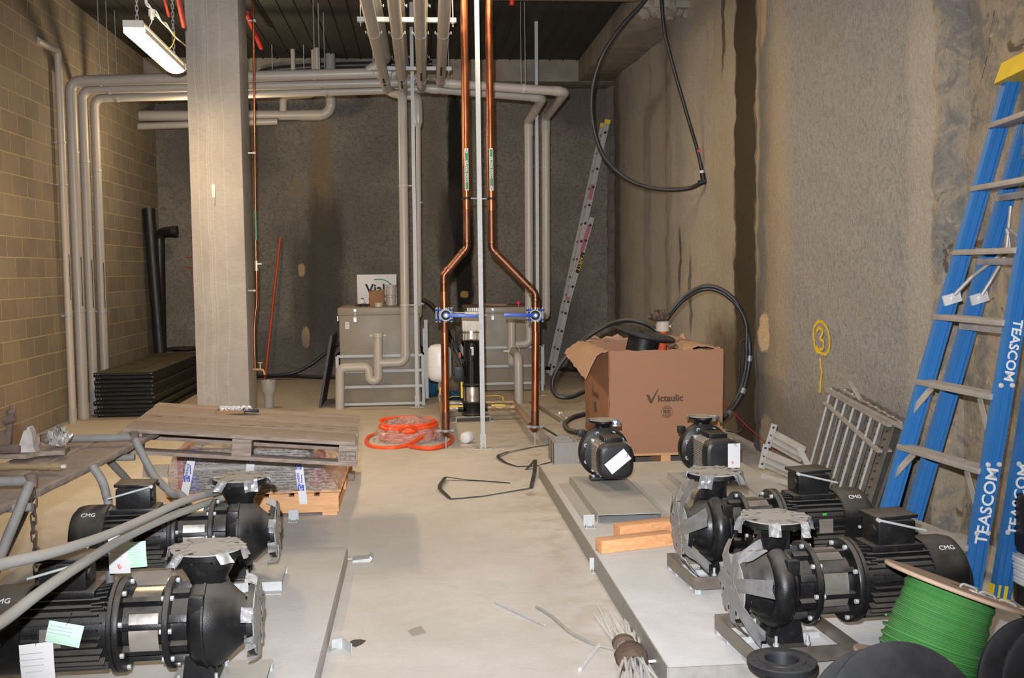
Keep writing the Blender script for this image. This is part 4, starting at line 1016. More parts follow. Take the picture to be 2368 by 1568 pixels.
part(MB().tube(P, .006, 6), 'green_arc', M['green_label'], c)
part(MB().box((q0.x - .004, q0.y + .06, zt + .012 + hh / 2), (.006, .13, hh)), 'side_panel', M['card'], c)
b0 = onlid(872, .55, YL, zt + .012)
def bagf(u, v):
    a = 2 * math.pi * u; sx, sy = .105 - .012 * v, .06 - .02 * v; k = .55
    return b0 + V((math.copysign(abs(math.cos(a)) ** k, math.cos(a)) * sx + .006 * wob(v * 3 + u * 5, 1), math.copysign(abs(math.sin(a)) ** k, math.sin(a)) * sy + .006 * wob(v * 4 - u * 9, 2), v * .19 + .012 * math.sin(u * 25) * (v > .9)))
top(MB().grid(bagf, 28, 8, .002), 'paper_bag', M['brown_paper'], 'crumpled brown paper bag in front of the white carton', 'bag')
b1 = onlid(904, .6, YL, zt + .012)
for i in range(2):
    top(MB().lathe([(.060, 0), (.064, .005), (.064, .10), (.070, .105), (.070, .128), (.062, .130), (.058, .10), (.056, 0), (.060, 0)], b1 + V((.004 * i, 0, .131 * i)), (0, 0, 1), 28), 'pipe_coupling', M['pvc_joint'], ('lower', 'upper')[i] + ' of two grey pipe couplings stacked beside the paper bag', 'pipe fitting', 'pipe couplings stacked on the left tank')
b2 = onlid(876, .12, YL, zt + .012)
top(MB().lathe([(.044, 0), (.048, .004), (.048, .05), (.044, .052), (.040, .05), (.038, 0), (.044, 0)], b2, (0, 0, 1), 24), 'pipe_offcut', M['pvc_joint'], 'short grey pipe ring at the front edge of the left tank lid', 'pipe fitting')
b3 = onlid(838, .5, YL, zt + .012)
bt = top(MB().lathe([(0, 0), (.032, 0), (.034, .01), (.034, .06), (.02, .085), (.014, .09), (0, .09)], b3, (0, 0, 1), 18), 'small_bottle', M['paper'], 'small white bottle with a green cap on the left tank', 'bottle')
part(MB().lathe([(0, .088), (.018, .088), (.018, .105), (0, .105)], b3, (0, 0, 1), 16), 'cap', M['green_label'], bt)
mb = MB(); 
for i in range(7): mb.box(b3 + V((-.06 + .022 * i, -.09 + .02 * wob(i, 2), .018)), (.035, .05, .025), (.3 * wob(i, 1), .4 * wob(i, 3), i), .006)
top(mb, 'work_gloves', M['black_plastic'], 'dark crumpled gloves beside the small bottle on the left tank', 'gloves')
a = PY(1112, 692, YR + .4); a.z = zr + .03; b_ = PY(1172, 706, YR + .1); b_.z = zr + .03
d = (b_ - a).normalized()
mb = MB().lathe([(.014, 0), (.018, 0), (.018, (b_ - a).length), (.014, (b_ - a).length), (.012, (b_ - a).length - .02), (0, (b_ - a).length - .03)], a, b_ - a, 16)
top(mb, 'copper_offcut', M['copper_header'], 'length of copper pipe lying on the right tank lid', 'pipe')
a = PY(1199, 697, YR + .3); a.z = zr + .01
top(MB().lathe([(0, 0), (.012, 0), (.012, .03), (.03, .03), (.03, .055), (.02, .065), (0, .065)], a, (0, 0, 1), 18), 'float_switch_cap', M['pink'], 'bright pink cap on top of the right tank', 'cap')
# dark boards behind the left tank
a = PY(772, 770, YL + .5); b_ = PZ(757, 914, 0); b_.y = YL + .35
mb = MB(); A0 = V((a.x, YL + .28, a.z)); mb.hex8([V((b_.x, YL - .05, 0)), V((b_.x + .03, YL - .05, 0)), V((b_.x + .03, YL + .8, 0)), V((b_.x, YL + .8, 0))], [V((a.x - .005, YL - .02, a.z)), V((a.x + .025, YL - .02, a.z)), V((a.x + .025, YL + .8, a.z)), V((a.x - .005, YL + .8, a.z))])
top(mb, 'leaning_board', M['dark_board'], 'dark grey board leaning on the left side of the left tank', 'board')

# ------------------------------------------------------------------ vertical multistage pump
p = PZ(1093, 972, 0); k = p.y * 1.01 / 2400
def zz(py): return PY(1093, py, p.y).z
vp = empty('vertical_pump', p, 'black vertical multistage pump with a white finned motor between the copper risers', 'pump', world=True)
def L(prof): return MB().lathe([(r, z) for r, z in prof], V((p.x, p.y, 0)), (0, 0, 1), 32)
mb = MB().box(p + V((0, 0, .055)), (.36, .26, .006)); 
for s in (-1, 1): mb.box(p + V((s * .18, 0, .028)), (.006, .26, .055)).box(p + V((s * .205, 0, .003)), (.05, .26, .006))
part(mb, 'base_plate', M['galv'], vp)
part(L([(0, .058), (.115, .058), (.115, .075), (.105, .085), (.105, .19), (.11, .20), (.10, .215), (0, .215)]), 'pump_base', M['black'], vp)
part(L([(0, .21), (.097, .21), (.097, zz(893)), (0, zz(893))]), 'stainless_sleeve', M['stainless'], vp, 'brown tinted stainless sleeve')
z1 = zz(893)
mb = L([(0, z1), (.118, z1), (.118, z1 + .022), (.06, z1 + .03), (.06, zz(800)), (0, zz(800))])
for i in range(3):
    a_ = R(20 + 120 * i); mb.box(p + V((math.cos(a_) * .075, math.sin(a_) * .075, (z1 + zz(805)) / 2)), (.05, .02, zz(805) - z1), (0, 0, a_))
part(mb, 'lantern', M['black'], vp)
mb = MB()
for i in range(4):
    a_ = R(45 + 90 * i); mb.cyl(p + V((math.cos(a_) * .108, math.sin(a_) * .108, .15)), p + V((math.cos(a_) * .108, math.sin(a_) * .108, z1 + .04)), .006, n=8)
each(mb, 'tie_rod', M['black_plastic'], vp)
part(MB().box(p + V((-.114, -.04, .35)), (.02, .015, .2)), 'warning_label', M['yellow'], vp, 'yellow strip')
z2 = zz(800); z3 = zz(787)
part(L([(0, z2 - .16), (.075, z2 - .16), (.080, z2 - .14), (.080, z2 + .035), (.095, z2 + .05), (0, z2 + .05)]), 'motor_stool', M['black'], vp)
part(MB().box(p + V((.0, -.082, z2 - .05)), (.035, .004, .09)), 'nameplate', M['paper'], vp)
part(L([(0, z3 + .02), (.09, z3 + .02), (.09, z3 + .12), (0, z3 + .12)]), 'motor_body', M['stainless'], vp)
mb = MB().box(p + V((0, .0, z3 + .19)), (.20, .19, .17), None, .02)
for i in range(12):
    x = -.088 + i * .016; mb.box(p + V((x, 0, z3 + .175)), (.006, .225, .15)); mb.box(p + V((x, .0, z3 + .045)), (.006, .20, .07)) 
mb.box(p + V((0, 0, z3 + .285)), (.15, .15, .05), None, .015)
part(mb, 'finned_drive', M['cream'], vp, 'white finned drive housing')
mb = MB().box(p + V((-.15, .02, z3 + .30)), (.16, .05, .008)); part(mb, 'drive_bracket', M['alu'], vp)
mb = MB()
for i in range(4):
    mb.tube(catmull([p + V((-.10, -.02 + i * .02, z3 + .14 - .03 * i)), p + V((-.17 - .015 * i, -.02, z3 + .12 - .05 * i)), p + V((-.15 - .01 * i, -.03, z3 - .10)), p + V((-.11, -.04, z3 - .2 - .03 * i)), p + V((-.13, -.03, z3 - .32))], 6), .006, 8)
part(mb, 'cables', M['rubber'], vp)
mb = MB().box(p + V((-.145, 0, z3 - .36)), (.10, .10, .17), None, .012).cyl(p + V((-.2, 0, z3 - .34)), p + V((-.14, 0, z3 - .34)), .045, n=16).tube([p + V((-.13, 0, z3 - .44)), p + V((-.135, 0, .30)), p + V((-.10, 0, .2))], .014, 10)
part(mb, 'pressure_control', M['black_plastic'], vp)
part(MB().box(p + V((-.13, -.05, z3 - .15)), (.02, .01, .05)), 'red_plug', M['red'], vp)
# connections to the floor headers
for s, hx in ((-1, PZ(1024, 940, .136)), (1, PZ(1190, 938, .136))):
    z = .14; m_ = M['nickel'] if s < 0 else M['brass']
    x0 = p.x + s * .10; x1 = hx.x
    yv = p.y - .05
    part(MB().cyl((x0, yv, z), (x0 + s * .06, yv, z), .04, n=18), 'union', M['black_plastic'], vp)
    mb = MB().cyl((x0 + s * .06, yv, z), (x1, yv, z), .022, n=16)
    L_ = abs(x1 - x0) - .06
    for f, r_, w_ in ((.12, .034, .05), (.36, .032, .04), (.55, .036, .07), (.8, .030, .05)):
        mb.cyl((x0 + s * (.06 + L_ * f), yv, z), (x0 + s * (.06 + L_ * f + w_), yv, z), r_, n=8 if r_ > .032 else 16)
    pv = part(mb, 'isolating_valve', m_, vp)
    yv2 = p.y + .22
    mb = MB().cyl((x0, yv2, z + .02), (x1 + s * .0, yv2, z + .02), .02, n=14)
    for f, r_ in ((.2, .03), (.5, .034), (.75, .028)): mb.cyl((x0 + s * L_ * f, yv2, z + .02), (x0 + s * (L_ * f + .06), yv2, z + .02), r_, n=8)
    part(mb, 'bypass_valve', M['nickel'] if s < 0 else M['brass'], vp)
    xm = x0 + s * (.06 + L_ * .62)
    part(MB().ribbon([(xm, yv2, z + .06), (xm, yv2, z + .075), (xm - s * .05, yv2, z + .10), (xm - s * .22, yv2, z + .095)], .022, .005).cyl((xm, yv2, z + .03), (xm, yv2, z + .08), .008, n=8), 'valve_lever', M['yellow'], vp, 'yellow lever')
    part(MB().ribbon([(xm, yv - .04, z + .02), (xm - s * .03, yv - .045, z + .03), (xm - s * .15, yv - .045, z + .03)], .004, .018), 'valve_lever', M['yellow'], vp, 'yellow lever')
# expansion vessel
hv = PZ(1022, 935, .136); ev = V((PY(1016, 838, hv.y).x, hv.y, 0))
z0, z1 = PY(1016, 883, hv.y).z, PY(1016, 796, hv.y).z; H_ = z1 - z0
t = empty('expansion_vessel', ev + V((0, 0, .17)), 'white enamelled expansion vessel on a stem beside the left copper riser', 'vessel', world=True)
part(MB().lathe([(0, z0), (.05, z0 + .002), (.10, z0 + .022), (.128, z0 + .06), (.134, z0 + .10), (.134, z0 + H_ * .42), (.137, z0 + H_ * .425), (.134, z0 + H_ * .43), (.134, z1 - .09), (.126, z1 - .05), (.095, z1 - .014), (.05, z1), (0, z1 + .002)], ev, (0, 0, 1), 40), 'vessel_body', M['white'], t)
mb = MB().cyl(ev + V((0, 0, .17)), ev + V((0, 0, z0 + .01)), .012, n=12)
for z in (.22, .30, .38, z0 - .05): mb.cyl(ev + V((0, 0, z)), ev + V((0, 0, z + .035)), .02, n=8)
mb.lathe([(0, 0), (.024, 0), (.024, .025), (0, .025)], ev + V((0, -.01, .41)), (0, -1, 0), 16)
part(mb, 'stem_fittings', M['nickel'], t)
part(MB().ribbon([ev + V((.0, -.02, .34)), ev + V((.005, -.035, .33)), ev + V((.0, -.035, .25))], .016, .004, up=(0, -1, 0)), 'valve_lever', M['yellow'], t)
def rag(c, s, m, nm, lab, cat, seed):
    c = V(c)
    def fn(u, v):
        a = 2 * math.pi * u; b = math.pi * (v - .5); r_ = 1 + .28 * wob(a * .8 + b * 2, seed) + .16 * wob(a * 2.3 - b * 3, seed + 3)
        if u > .999: a = 0; r_ = 1 + .28 * wob(b * 2, seed) + .16 * wob(-b * 3, seed + 3)
        return c + V((math.cos(a) * math.cos(b) * s[0] * r_, math.sin(a) * math.cos(b) * s[1] * r_, max(0, (math.sin(b) * .5 + .5)) * s[2] * r_))
    return top(MB().grid(fn, 26, 12), nm, m, lab, cat)
q = PZ(997, 918, 0); rag(q, (.13, .12, .20), M['blue_cloth'], 'blue_rag', 'crumpled blue rag on the floor left of the vertical pump', 'rag', 2)
q = PZ(1056, 925, 0); rag(q, (.13, .12, .10), M['blue_cloth'], 'blue_rag', 'flat blue rag on the floor half hidden behind the left copper riser', 'rag', 6)

# ------------------------------------------------------------------ cardboard box with spool and hoses
BY = 8.28; x0, x1 = PY(1410, 1052, BY).x, PY(1669, 1050, BY).x; zb = .11; zt_ = PY(1540, 809, BY).z; yb2 = BY + 1.15
pl = empty('box_pallet', ((x0 + x1) / 2, BY + .55, 0), 'low pine pallet under the large cardboard box', 'pallet', world=True)
mb = MB()
for i in range(6): mb.box(((x0 + x1) / 2, BY + .08 + i * .2, .095), (x1 - x0 - .02, .12, .022))
each(mb, 'deck_board', M['wood_new'], pl)
mb = MB()
for s in (0, .5, 1): mb.box((x0 + .05 + (x1 - x0 - .1) * s, BY + .56, .042), (.08, 1.1, .084))
each(mb, 'bearer', M['wood_new'], pl)
bx = empty('cardboard_box', ((x0 + x1) / 2, BY + .57, zb), 'large open brown cardboard box standing behind the two small pumps', 'box', world=True)
mb = MB(); th = .008
def wallp(p0, p1, p2, p3, bow, seed):
    def fn(u, v):
        p = V(p0).lerp(V(p1), u).lerp(V(p3).lerp(V(p2), u), v); n_ = (V(p1) - V(p0)).cross(V(p3) - V(p0)).normalized()
        return p + n_ * (bow * math.sin(math.pi * u) * (.3 + .7 * v) + .004 * wob(u * 5 + v * 3, seed)) + V((0, 0, .008 * wob(u * 6, seed) * v))
    mb.grid(fn, 20, 14, th)
wallp((x0, BY, zb), (x1, BY, zb), (x1 + .01, BY - .005, zt_), (x0 + .005, BY, zt_), .004, 1)
wallp((x0, yb2, zb), (x0, BY, zb), (x0 + .005, BY, zt_), (x0 - .01, yb2, zt_), .003, 2)
wallp((x1, BY, zb), (x1, yb2, zb), (x1, yb2, zt_), (x1 + .01, BY - .005, zt_), .008, 3)
wallp((x1, yb2, zb), (x0, yb2, zb), (x0 - .01, yb2, zt_), (x1, yb2, zt_), .01, 4)
bb = part(mb, 'box_walls', M['card'], bx)
part(MB().box(((x0 + x1) / 2, BY + .57, zb + .01), (x1 - x0, 1.13, .008)), 'box_bottom', M['card_in'], bx)
f1 = MB().grid(lambda u, v: V((x0 - .005, BY + .02 + 1.1 * u, zt_)) + V((-.21 * v, -.06 * v * (1 - u) - .05 * v * v, .02 * math.sin(v * 3) - (.20 - .12 * u) * v * v - .02 * v + .012 * wob(u * 4 + v * 2, 3))), 14, 8, .007)
part(f1, 'left_flap', M['card_in'], bx)
f2 = MB().grid(lambda u, v: V((x1 + .003, BY + .05 + 1.05 * u, zt_)) + V((-.30 * v, .02 * v, .05 * math.sin(v * 2.6) - .05 * v + .02 * wob(u * 5 + v * 3, 5))), 14, 8, .007)
part(f2, 'right_flap', M['card_in'], bx)
f3 = MB().grid(lambda u, v: V((x0 + (x1 - x0) * u, yb2, zt_)) + V((0, .08 * v, .03 * v + .03 * v * wob(u * 5, 2))), 18, 5, .007)
part(f3, 'back_flap', M['card_in'], bx)
def printing(c, ex, ey, s):
    Mx = frame(c, ex, ey)
    mb = MB(); mb.text('ictaulic', .075 * s, Mx @ Matrix.Translation((.030 * s, -.004, 0)), .0006, .0022)
    for a_, b_ in (((-.155, .04), (-.128, -.035)),): pass
    mb.prism([(-.172 * s, .030 * s), (-.150 * s, .030 * s), (-.128 * s, -.012 * s), (-.075 * s, .075 * s), (-.068 * s, .075 * s), (-.124 * s, -.040 * s), (-.140 * s, -.040 * s)], c, ex, ey, .0008)
    part(mb, 'box_lettering', M['card_print'], bb)
    g = V(c) - V(ey) * (.115 * s); Mg = frame(g, ex, ey); mb = MB()
    for rx in (1, .62, .25):
        mb.tube([Mg @ V((math.cos(t) * .047 * s * rx, math.sin(t) * .047 * s, 0)) for t in [2 * math.pi * i / 28 for i in range(28)]], .0014 * s, 5, closed=True)
    for h in (-.028, .028): w_ = math.sqrt(.047 ** 2 - h * h); mb.tube([Mg @ V((-w_ * s, h * s, 0)), Mg @ V((w_ * s, h * s, 0))], .0014 * s, 5)
    mb.text('ISO', .036 * s, Mg @ Matrix.Translation((0, 0, .001)), .0006, .0012)
    part(mb, 'globe_mark', M['card_print'], bb)
cx = PY(1542, 920, BY - .015); printing((cx.x, BY - .019, cx.z), (1, 0, 0), (0, 0, 1), 1.0)
cx = PX(1375, 908, x0 - .012); printing((x0 - .021, BY + .57, cx.z), (0, -1, 0), (0, 0, 1), 1.0)
# zigzag mould line on the face
P = [PY(1600 + 10 * i, 925 - i * 4.5 + 3 * wob(i, 3), BY - .011) for i in range(7)]; P2 = [PY(1520 + 16 * i, 1010 - 17 * i + 5 * wob(i, 5), BY - .014) for i in range(6)]
# spool standing out of the box
sp = empty('cable_spool', PY(1484, 800, 8.85) + V((0, 0, -.45)), 'empty black spool tilted on top of the contents of the cardboard box', 'reel', 'black plastic reels', world=True)
c = PY(1491, 776, 8.75) + V((0, 0, .0)); ax = V((.20, -.10, .97)).normalized()
part(MB().lathe([(0, 0), (.255, 0), (.262, .008), (.262, .022), (.25, .026), (.06, .026), (.055, .012), (0, .012)], c, ax, 44), 'flange', M['reel_black'], sp)
part(MB().lathe([(0, -.42), (.135, -.42), (.135, 0), (0, 0)], c, ax, 32), 'drum', M['black_plastic'], sp)
part(MB().lathe([(0, -.45), (.25, -.45), (.25, -.42), (0, -.42)], c, ax, 36), 'bottom_flange', M['reel_black'], sp)
q = PY(1532, 762, 9.0); ax = V((.0, -.1, 1))
pc = top(MB().lathe([(0, -.30), (.040, -.30), (.040, .02), (0, .02)], q, ax, 20), 'pipe_cluster', M['orange_pipe'], 'orange conduit ends held in a cream collar above the cardboard box', 'pipe')
part(MB().lathe([(0, -.01), (.058, -.01), (.058, .075), (.05, .08), (0, .08)], q, ax, 20).box(q + V((.06, 0, .03)), (.03, .02, .02)), 'collar', M['pvc_white'], pc)
rag(PY(1524, 745, 9.0), (.09, .09, .10), M['cloth'], 'dirty_rag', 'dark dirty rag on the orange conduit ends', 'rag', 9)
def hose(nm, pxs, r, m, lab, cat='hose', grp=None, bands=()):
    P = catmull([PY(*q) for q in pxs], 7); o = top(MB().tube(P, r, 12), nm, m, lab, cat, grp)
    for i in bands:
        k = int(i * (len(P) - 2)); ring(o, P[k], P[k + 1] - P[k], r + .001, 'tape_band', M['tape'], .05)
    return o
GH = 'black hoses around the cardboard box'
for i, (d, lab) in enumerate(((0, 'black hose arching from the box towards the stained right wall, upper strand'), (1, 'black hose arching from the box towards the stained right wall, lower strand'))):
    s = d * 7
    hose('black_hose', [(1524, 770 + s, 9.0), (1545, 728 + s, 9.05), (1580, 688 + s, 9.05), (1625, 663 + s, 9.05), (1665, 668 + s, 9.0), (1702, 698 + s * .8, 8.95), (1724, 745, 8.95 - .03 * d), (1733 - s, 800, 8.9), (1731 - s, 850, 8.9), (1718 - s, 905, 8.85), (1695 - s, 945, 8.8), (1668, 972, 8.75), (1640, 1000, 9.9)], .021 - .004 * d, M['rubber'], lab, 'hose', GH, (.64, .77, .88) if d == 0 else ())
hose('thin_cable', [(1722, 785, 8.92), (1712, 795, 8.9), (1711, 840, 8.9), (1708, 880, 8.9), (1706, 925, 8.85), (1715, 960, 8.8), (1718, 990, 8.75), (1700, 1000, 8.75), (1678, 996, 8.8)], .005, M['rubber'], 'thin black cable looping beside the taped hose at the right wall', 'cable')
hose('black_hose', [(1535, 790, 9.2), (1518, 765, 9.2), (1490, 748, 9.25), (1455, 741, 9.3), (1410, 750, 9.4), (1365, 775, 9.45), (1318, 815, 9.5), (1288, 855, 9.5), (1277, 890, 9.5), (1288, 915, 9.45), (1320, 918, 9.45), (1355, 905, 9.6), (1380, 900, 9.8)], .022, M['rubber'], 'black hose looping out of the box on its left side', 'hose', GH)
hose('black_hose', [(1380, 958, 9.7), (1355, 958, 9.5), (1325, 966, 9.35), (1307, 980, 9.2), (1315, 995, 9.0), (1340, 1001, 8.95), (1375, 1004, 9.5)], .024, M['rubber'], 'dusty black hose lying in a loop on the floor left of the cardboard box', 'hose', GH)
hose('black_hose', [(1263, 851, 15.9), (1300, 853, 15.5), (1340, 856, 15), (1400, 858, 14.6)], .03, M['rubber'], 'black pipe on the floor behind the ladder foot', 'hose')
hose('black_hose', [(560, 872, 16.0), (660, 869, 16.0), (740, 872, 15.9), (800, 873, 15.8)], .03, M['rubber'], 'black hose along the foot of the back wall', 'hose')
hose('black_hose', [(610, 872, 15.95), (640, 868, 15.9), (680, 862, 15.9), (720, 842, 15.95), (760, 812, 15.98), (810, 780, 15.98), (880, 760, 15.98)], .028, M['rubber'], 'black hose rising from the floor to behind the left tank', 'hose')
hose('black_hose', [(978, 693, 14.9), (1000, 708, 14.85), (1020, 735, 14.8), (1045, 790, 14.8), (1075, 845, 14.8), (1085, 900, 14.8)], .035, M['rubber'], 'black hose slanting down behind the left copper riser', 'hose')
# hanging hose on the right wall
hh = hose('hanging_hose', [(1530, -60, 10.9), (1488, 5, 10.95), (1440, 58, 11.0), (1395, 125, 11.05), (1371, 200, 11.1), (1370, 275, 11.1), (1388, 345, 11.1), (1420, 390, 11.05), (1470, 424, 11.0), (1530, 438, 10.9), (1590, 436, 10.8), (1622, 424, 10.7)], .024, M['rubber'], 'black hose hanging in a wide loop from the ceiling with a tee at its end')
part(MB().tube(catmull([PY(1527, -60, 10.6), PY(1535, 60, 10.6), PY(1553, 140, 10.6), PY(1590, 270, 10.65), PY(1612, 345, 10.7), PY(1627, 412, 10.7)], 6), .019, 12), 'straight_leg', M['rubber'], hh)
tq = PY(1627, 418, 10.7); mb = MB().cyl(PY(1615, 424, 10.7), PY(1650, 414, 10.68), .030, n=14).cyl(tq, PY(1624, 400, 10.7), .028, n=14).cyl(PY(1650, 414, 10.68), PY(1673, 407, 10.66), .022, n=12)
part(mb, 'tee_fitting', M['black_plastic'], hh)
part(MB().cyl(PY(1626, 407, 10.7), PY(1622, 394, 10.7), .0215, n=14), 'white_label', M['paper'], hh)
part(MB().cyl(PY(1617, 352, 10.7), PY(1615, 346, 10.7), .0205, n=14), 'red_mark', M['pink'], hh)
# ------------------------------------------------------------------ wrapped heat exchanger on a pallet
x0, x1, y0, y1 = -1.66, -.545, 6.93, 8.42
pl = empty('timber_pallet', ((x0 + x1) / 2, (y0 + y1) / 2, 0), 'fresh pine pallet under the plastic wrapped goods', 'pallet', world=True)
each(MB().box(((x0 + x1) / 2, y0 + .03, .075), (x1 - x0, .06, .11), None, .003).box(((x0 + x1) / 2, y1 - .03, .075), (x1 - x0, .06, .11)).box(((x0 + x1) / 2, (y0 + y1) / 2, .075), (x1 - x0, .06, .11)), 'bearer', M['wood_new'], pl)
mb = MB()
for i in range(7): mb.box((x0 + .06 + (x1 - x0 - .12) * i / 6, (y0 + y1) / 2, .14), (.13, y1 - y0, .02))
each(mb, 'deck_board', M['wood_new'], pl)
mb = MB()
for x in (x0 + .1, x1 - .06): mb.box((x, (y0 + y1) / 2, .01), (.10, y1 - y0, .02))
each(mb, 'runner', M['wood_new'], pl)
zb = .15; zt = .45
he = empty('wrapped_heat_exchanger', ((x0 + x1) / 2, 7.6, zb), 'plate heat exchanger wrapped in clear film with printed tape, on the fresh pallet', 'package', world=True)
mb = MB()
for i in range(16): mb.box((-1.18, 7.45, zb + .012 + i * .017), (.78, .80, .010))
part(mb, 'plate_pack', M['plates'], he)
mb = MB()
for xx in (-1.50, -1.15): mb.box((xx, 7.04, zb + .15), (.045, .012, .30)).box((xx, 7.45, zb + .295), (.045, .84, .012))
part(mb, 'blue_strips', M['blue_print'], he, 'blue protective strips')
each(MB().box((-1.60, 7.45, zb + .15), (.04, .8, .29), None, .01).box((-.72, 7.5, zb + .10), (.03, .7, .2), None, .01), 'end_plate', M['red'], he, 'red end plate')
for i, (z, nm) in enumerate(((zb + .175, 'carrying_bar'), (zb + .26, 'guide_bar'))):
    mb = MB().cyl((-1.55, 6.99 + .3 * i, z - .0), (-.66, 7.0 + .3 * i, z + .01), .024, n=14).cyl((-.70, 7.0 + .3 * i, z + .01), (-.64, 7.0 + .3 * i, z + .012), .04, n=6)
    part(mb, nm, M['galv'], he)
part(MB().box((-1.05, 7.5, zb + .008), (1.04, 1.1, .014)), 'backing_board', M['wood_new'], he)
part(MB().box((-.95, 7.7, zb + .30), (.25, .3, .02)), 'red_document', M['red'], he, 'red document under the film')
part(MB().box((-.72, 7.55, zb + .31), (.14, .1, .04), None, .015), 'black_bag', M['black_plastic'], he)
fb = [(x0 - .01, y0 + .02), (x1 + .01, y0 + .02), (x1 + .01, y1 - .1), (x0 - .01, y1 - .1)]; ft = [(x0 + .04, y0 + .06), (x1 - .22, y0 + .06), (x1 - .2, y1 - .3), (x0 + .04, y1 - .3)]
def filmf(u, v):
    k = u * 4; i = int(k) % 4; f = k - int(k); j = (i + 1) % 4
    vv = min(1, v / .8)
    b = V((*fb[i], zb + .004)).lerp(V((*fb[j], zb + .004)), f); t = V((*ft[i], zt)).lerp(V((*ft[j], zt)), f)
    bow = .03 * math.sin(vv * math.pi) 
    p = b.lerp(t, vv); cen = V(((x0 + x1) / 2 - .08, (y0 + y1) / 2 - .1, 0)); o = (V((p.x, p.y, 0)) - cen).normalized()
    p = p + o * (bow * (1 if f * (1 - f) > .04 else .5) + .012 * wob(u * 23 + v * 4, 2) + .008 * wob(v * 11 - u * 13, 4))
    if v > .8: q = (v - .8) / .2; p = p.lerp(V((cen.x, cen.y, zt + .015)), q * .98)
    return p
part(MB().grid(filmf, 88, 20), 'stretch_film', M['film'], he, 'clear stretch film')
for k, (px0, py0, px1, py1) in enumerate(((446, 1045, 426, 1148), (583, 1052, 577, 1092), (690, 1066, 702, 1166))):
    n_ = 8; P = []
    for i in range(n_ + 1):
        f = i / n_; q = PY(px0 + (px1 - px0) * f, py0 + (py1 - py0) * f, y0 - .012 - .03 * math.sin(f * 3)); P.append(q)
    w = .052; tp = part(MB().ribbon(P, w, .0015, up=(0, -1, 0)), 'printed_tape', M['paper'], he, 'white tape with blue print')
    mb = MB(); tot = (P[-1] - P[0]); Lt = tot.length; dn = tot.normalized(); sd = V((1, 0, 0))
    for j in range(int(Lt / .13) + 1):
        s0 = .03 + j * .145
        if s0 + .05 > Lt: break
        c = P[0] + tot * (s0 / Lt); c.y = min(p_.y for p_ in P) - .004
        mb.box(c, (.040, .0016, .040))
        if s0 + .135 < Lt: mb.text('SONDEX', .021, frame(P[0] + tot * ((s0 + .085) / Lt) * 1.0 + V((-.008, c.y - (P[0] + tot * ((s0 + .085) / Lt)).y, 0)), dn if k < 1 else -dn, (1, 0, 0) if k < 1 else (-1, 0, 0)), .0006, .0006, 1.0)
        if s0 + .135 < Lt: mb.box(P[0] + tot * ((s0 + .085) / Lt) + V((.012, c.y - (P[0] + tot * ((s0 + .085) / Lt)).y, 0)), (.006, .001, .06))
    pr_ = part(mb, 'tape_print', M['blue_print'], tp)
    mb = MB()
    for j in range(int(Lt / .13) + 1):
        s0 = .03 + j * .145
        if s0 + .05 > Lt: break
        c = P[0] + tot * (s0 / Lt); c.y = min(p_.y for p_ in P) - .006
        mb.tube([c + V((.011 * math.cos(a) * (1 if i < 9 else 1), 0, (.007 if a < math.pi * 1.25 else -.007) + .008 * math.sin(a))) for i, a in enumerate([R(20 + 250 * t / 8) for t in range(9)])] + [c + V((.011 * math.cos(a), 0, -.008 + .008 * math.sin(a))) for a in [R(90 - 250 * t / 8) for t in range(9)]], .0022, 5)
    part(mb, 'tape_emblem', M['paper'], tp)

# ------------------------------------------------------------------ old pallet laid on top
A, B, C_, D_ = PZ(825, 1022, .62), PZ(285, 992, .745), PZ(362, 929, .765), PZ(837, 961, .63)
ex = ((A - B) + (D_ - C_)).normalized(); ey = ((C_ - B) + (D_ - A)); ey = (ey - ex * ey.dot(ex)).normalized(); ez = ex.cross(ey)
Lx = ((A - B).length + (D_ - C_).length) / 2; Ly = ((C_ - B).length + (D_ - A).length) / 2; cen = (A + B + C_ + D_) / 4
Mx = Matrix((ex, ey, ez)).transposed().to_4x4(); Mx.translation = cen
op = empty('old_pallet', cen - V((0, 0, .14)), 'weathered grey pallet lying tilted on the wrapped package', 'pallet', world=True)
def lb(c, s, bev=.003): return MB().box(c, s, None, bev)
def addp(mb, nm, m=None, lab=None): mb.xf(Mx); return part(mb, nm, m or M['wood_old'], op, lab)
bw = [.13, .30, .22, .26]; tot = sum(bw); yy = Ly / 2
for i, w in enumerate(bw):
    w = w / tot * Ly; mb = lb((.012 * wob(i, 1), yy - w / 2, -.011), (Lx - .01 * i % 3, w - .006, .022)); yy -= w; addp(mb, 'deck_board')
for y in (-Ly / 2 + .05, 0, Ly / 2 - .05): pass
for x in (-Lx / 2 + .06, .0, Lx / 2 - .06):
    addp(lb((x, 0, -.034), (.11, Ly, .022)), 'cross_board')
    for y in (-Ly / 2 + .06, 0, Ly / 2 - .06): addp(lb((x, y, -.085), (.11, .10, .08)), 'spacer_block')
for y in (-Ly / 2 + .06, 0, Ly / 2 - .06): addp(lb((0, y, -.136), (Lx - .0, .10, .022)), 'bottom_board')
mb = MB().text('DE-AS 480023', .016, frame((Lx / 2 - .06, -Ly / 2 + .0085, -.085), (1, 0, 0), (0, 0, 1)), .0006)
for s in (-1, 1): mb.box((Lx / 2 - .06, -Ly / 2 + .009, -.085 + s * .026), (.09, .002, .002)).box((Lx / 2 - .06 + s * .045, -Ly / 2 + .009, -.085), (.002, .002, .052))
mb.text('IPPC', .014, frame((Lx / 2 - .085, -Ly / 2 + .0085, -.069), (1, 0, 0), (0, 0, 1)), .0006); mb.text('HT - KD', .014, frame((Lx / 2 - .06, -Ly / 2 + .0085, -.103), (1, 0, 0), (0, 0, 1)), .0006)
addp(mb, 'stamped_mark', M['ink'])
mb = MB()
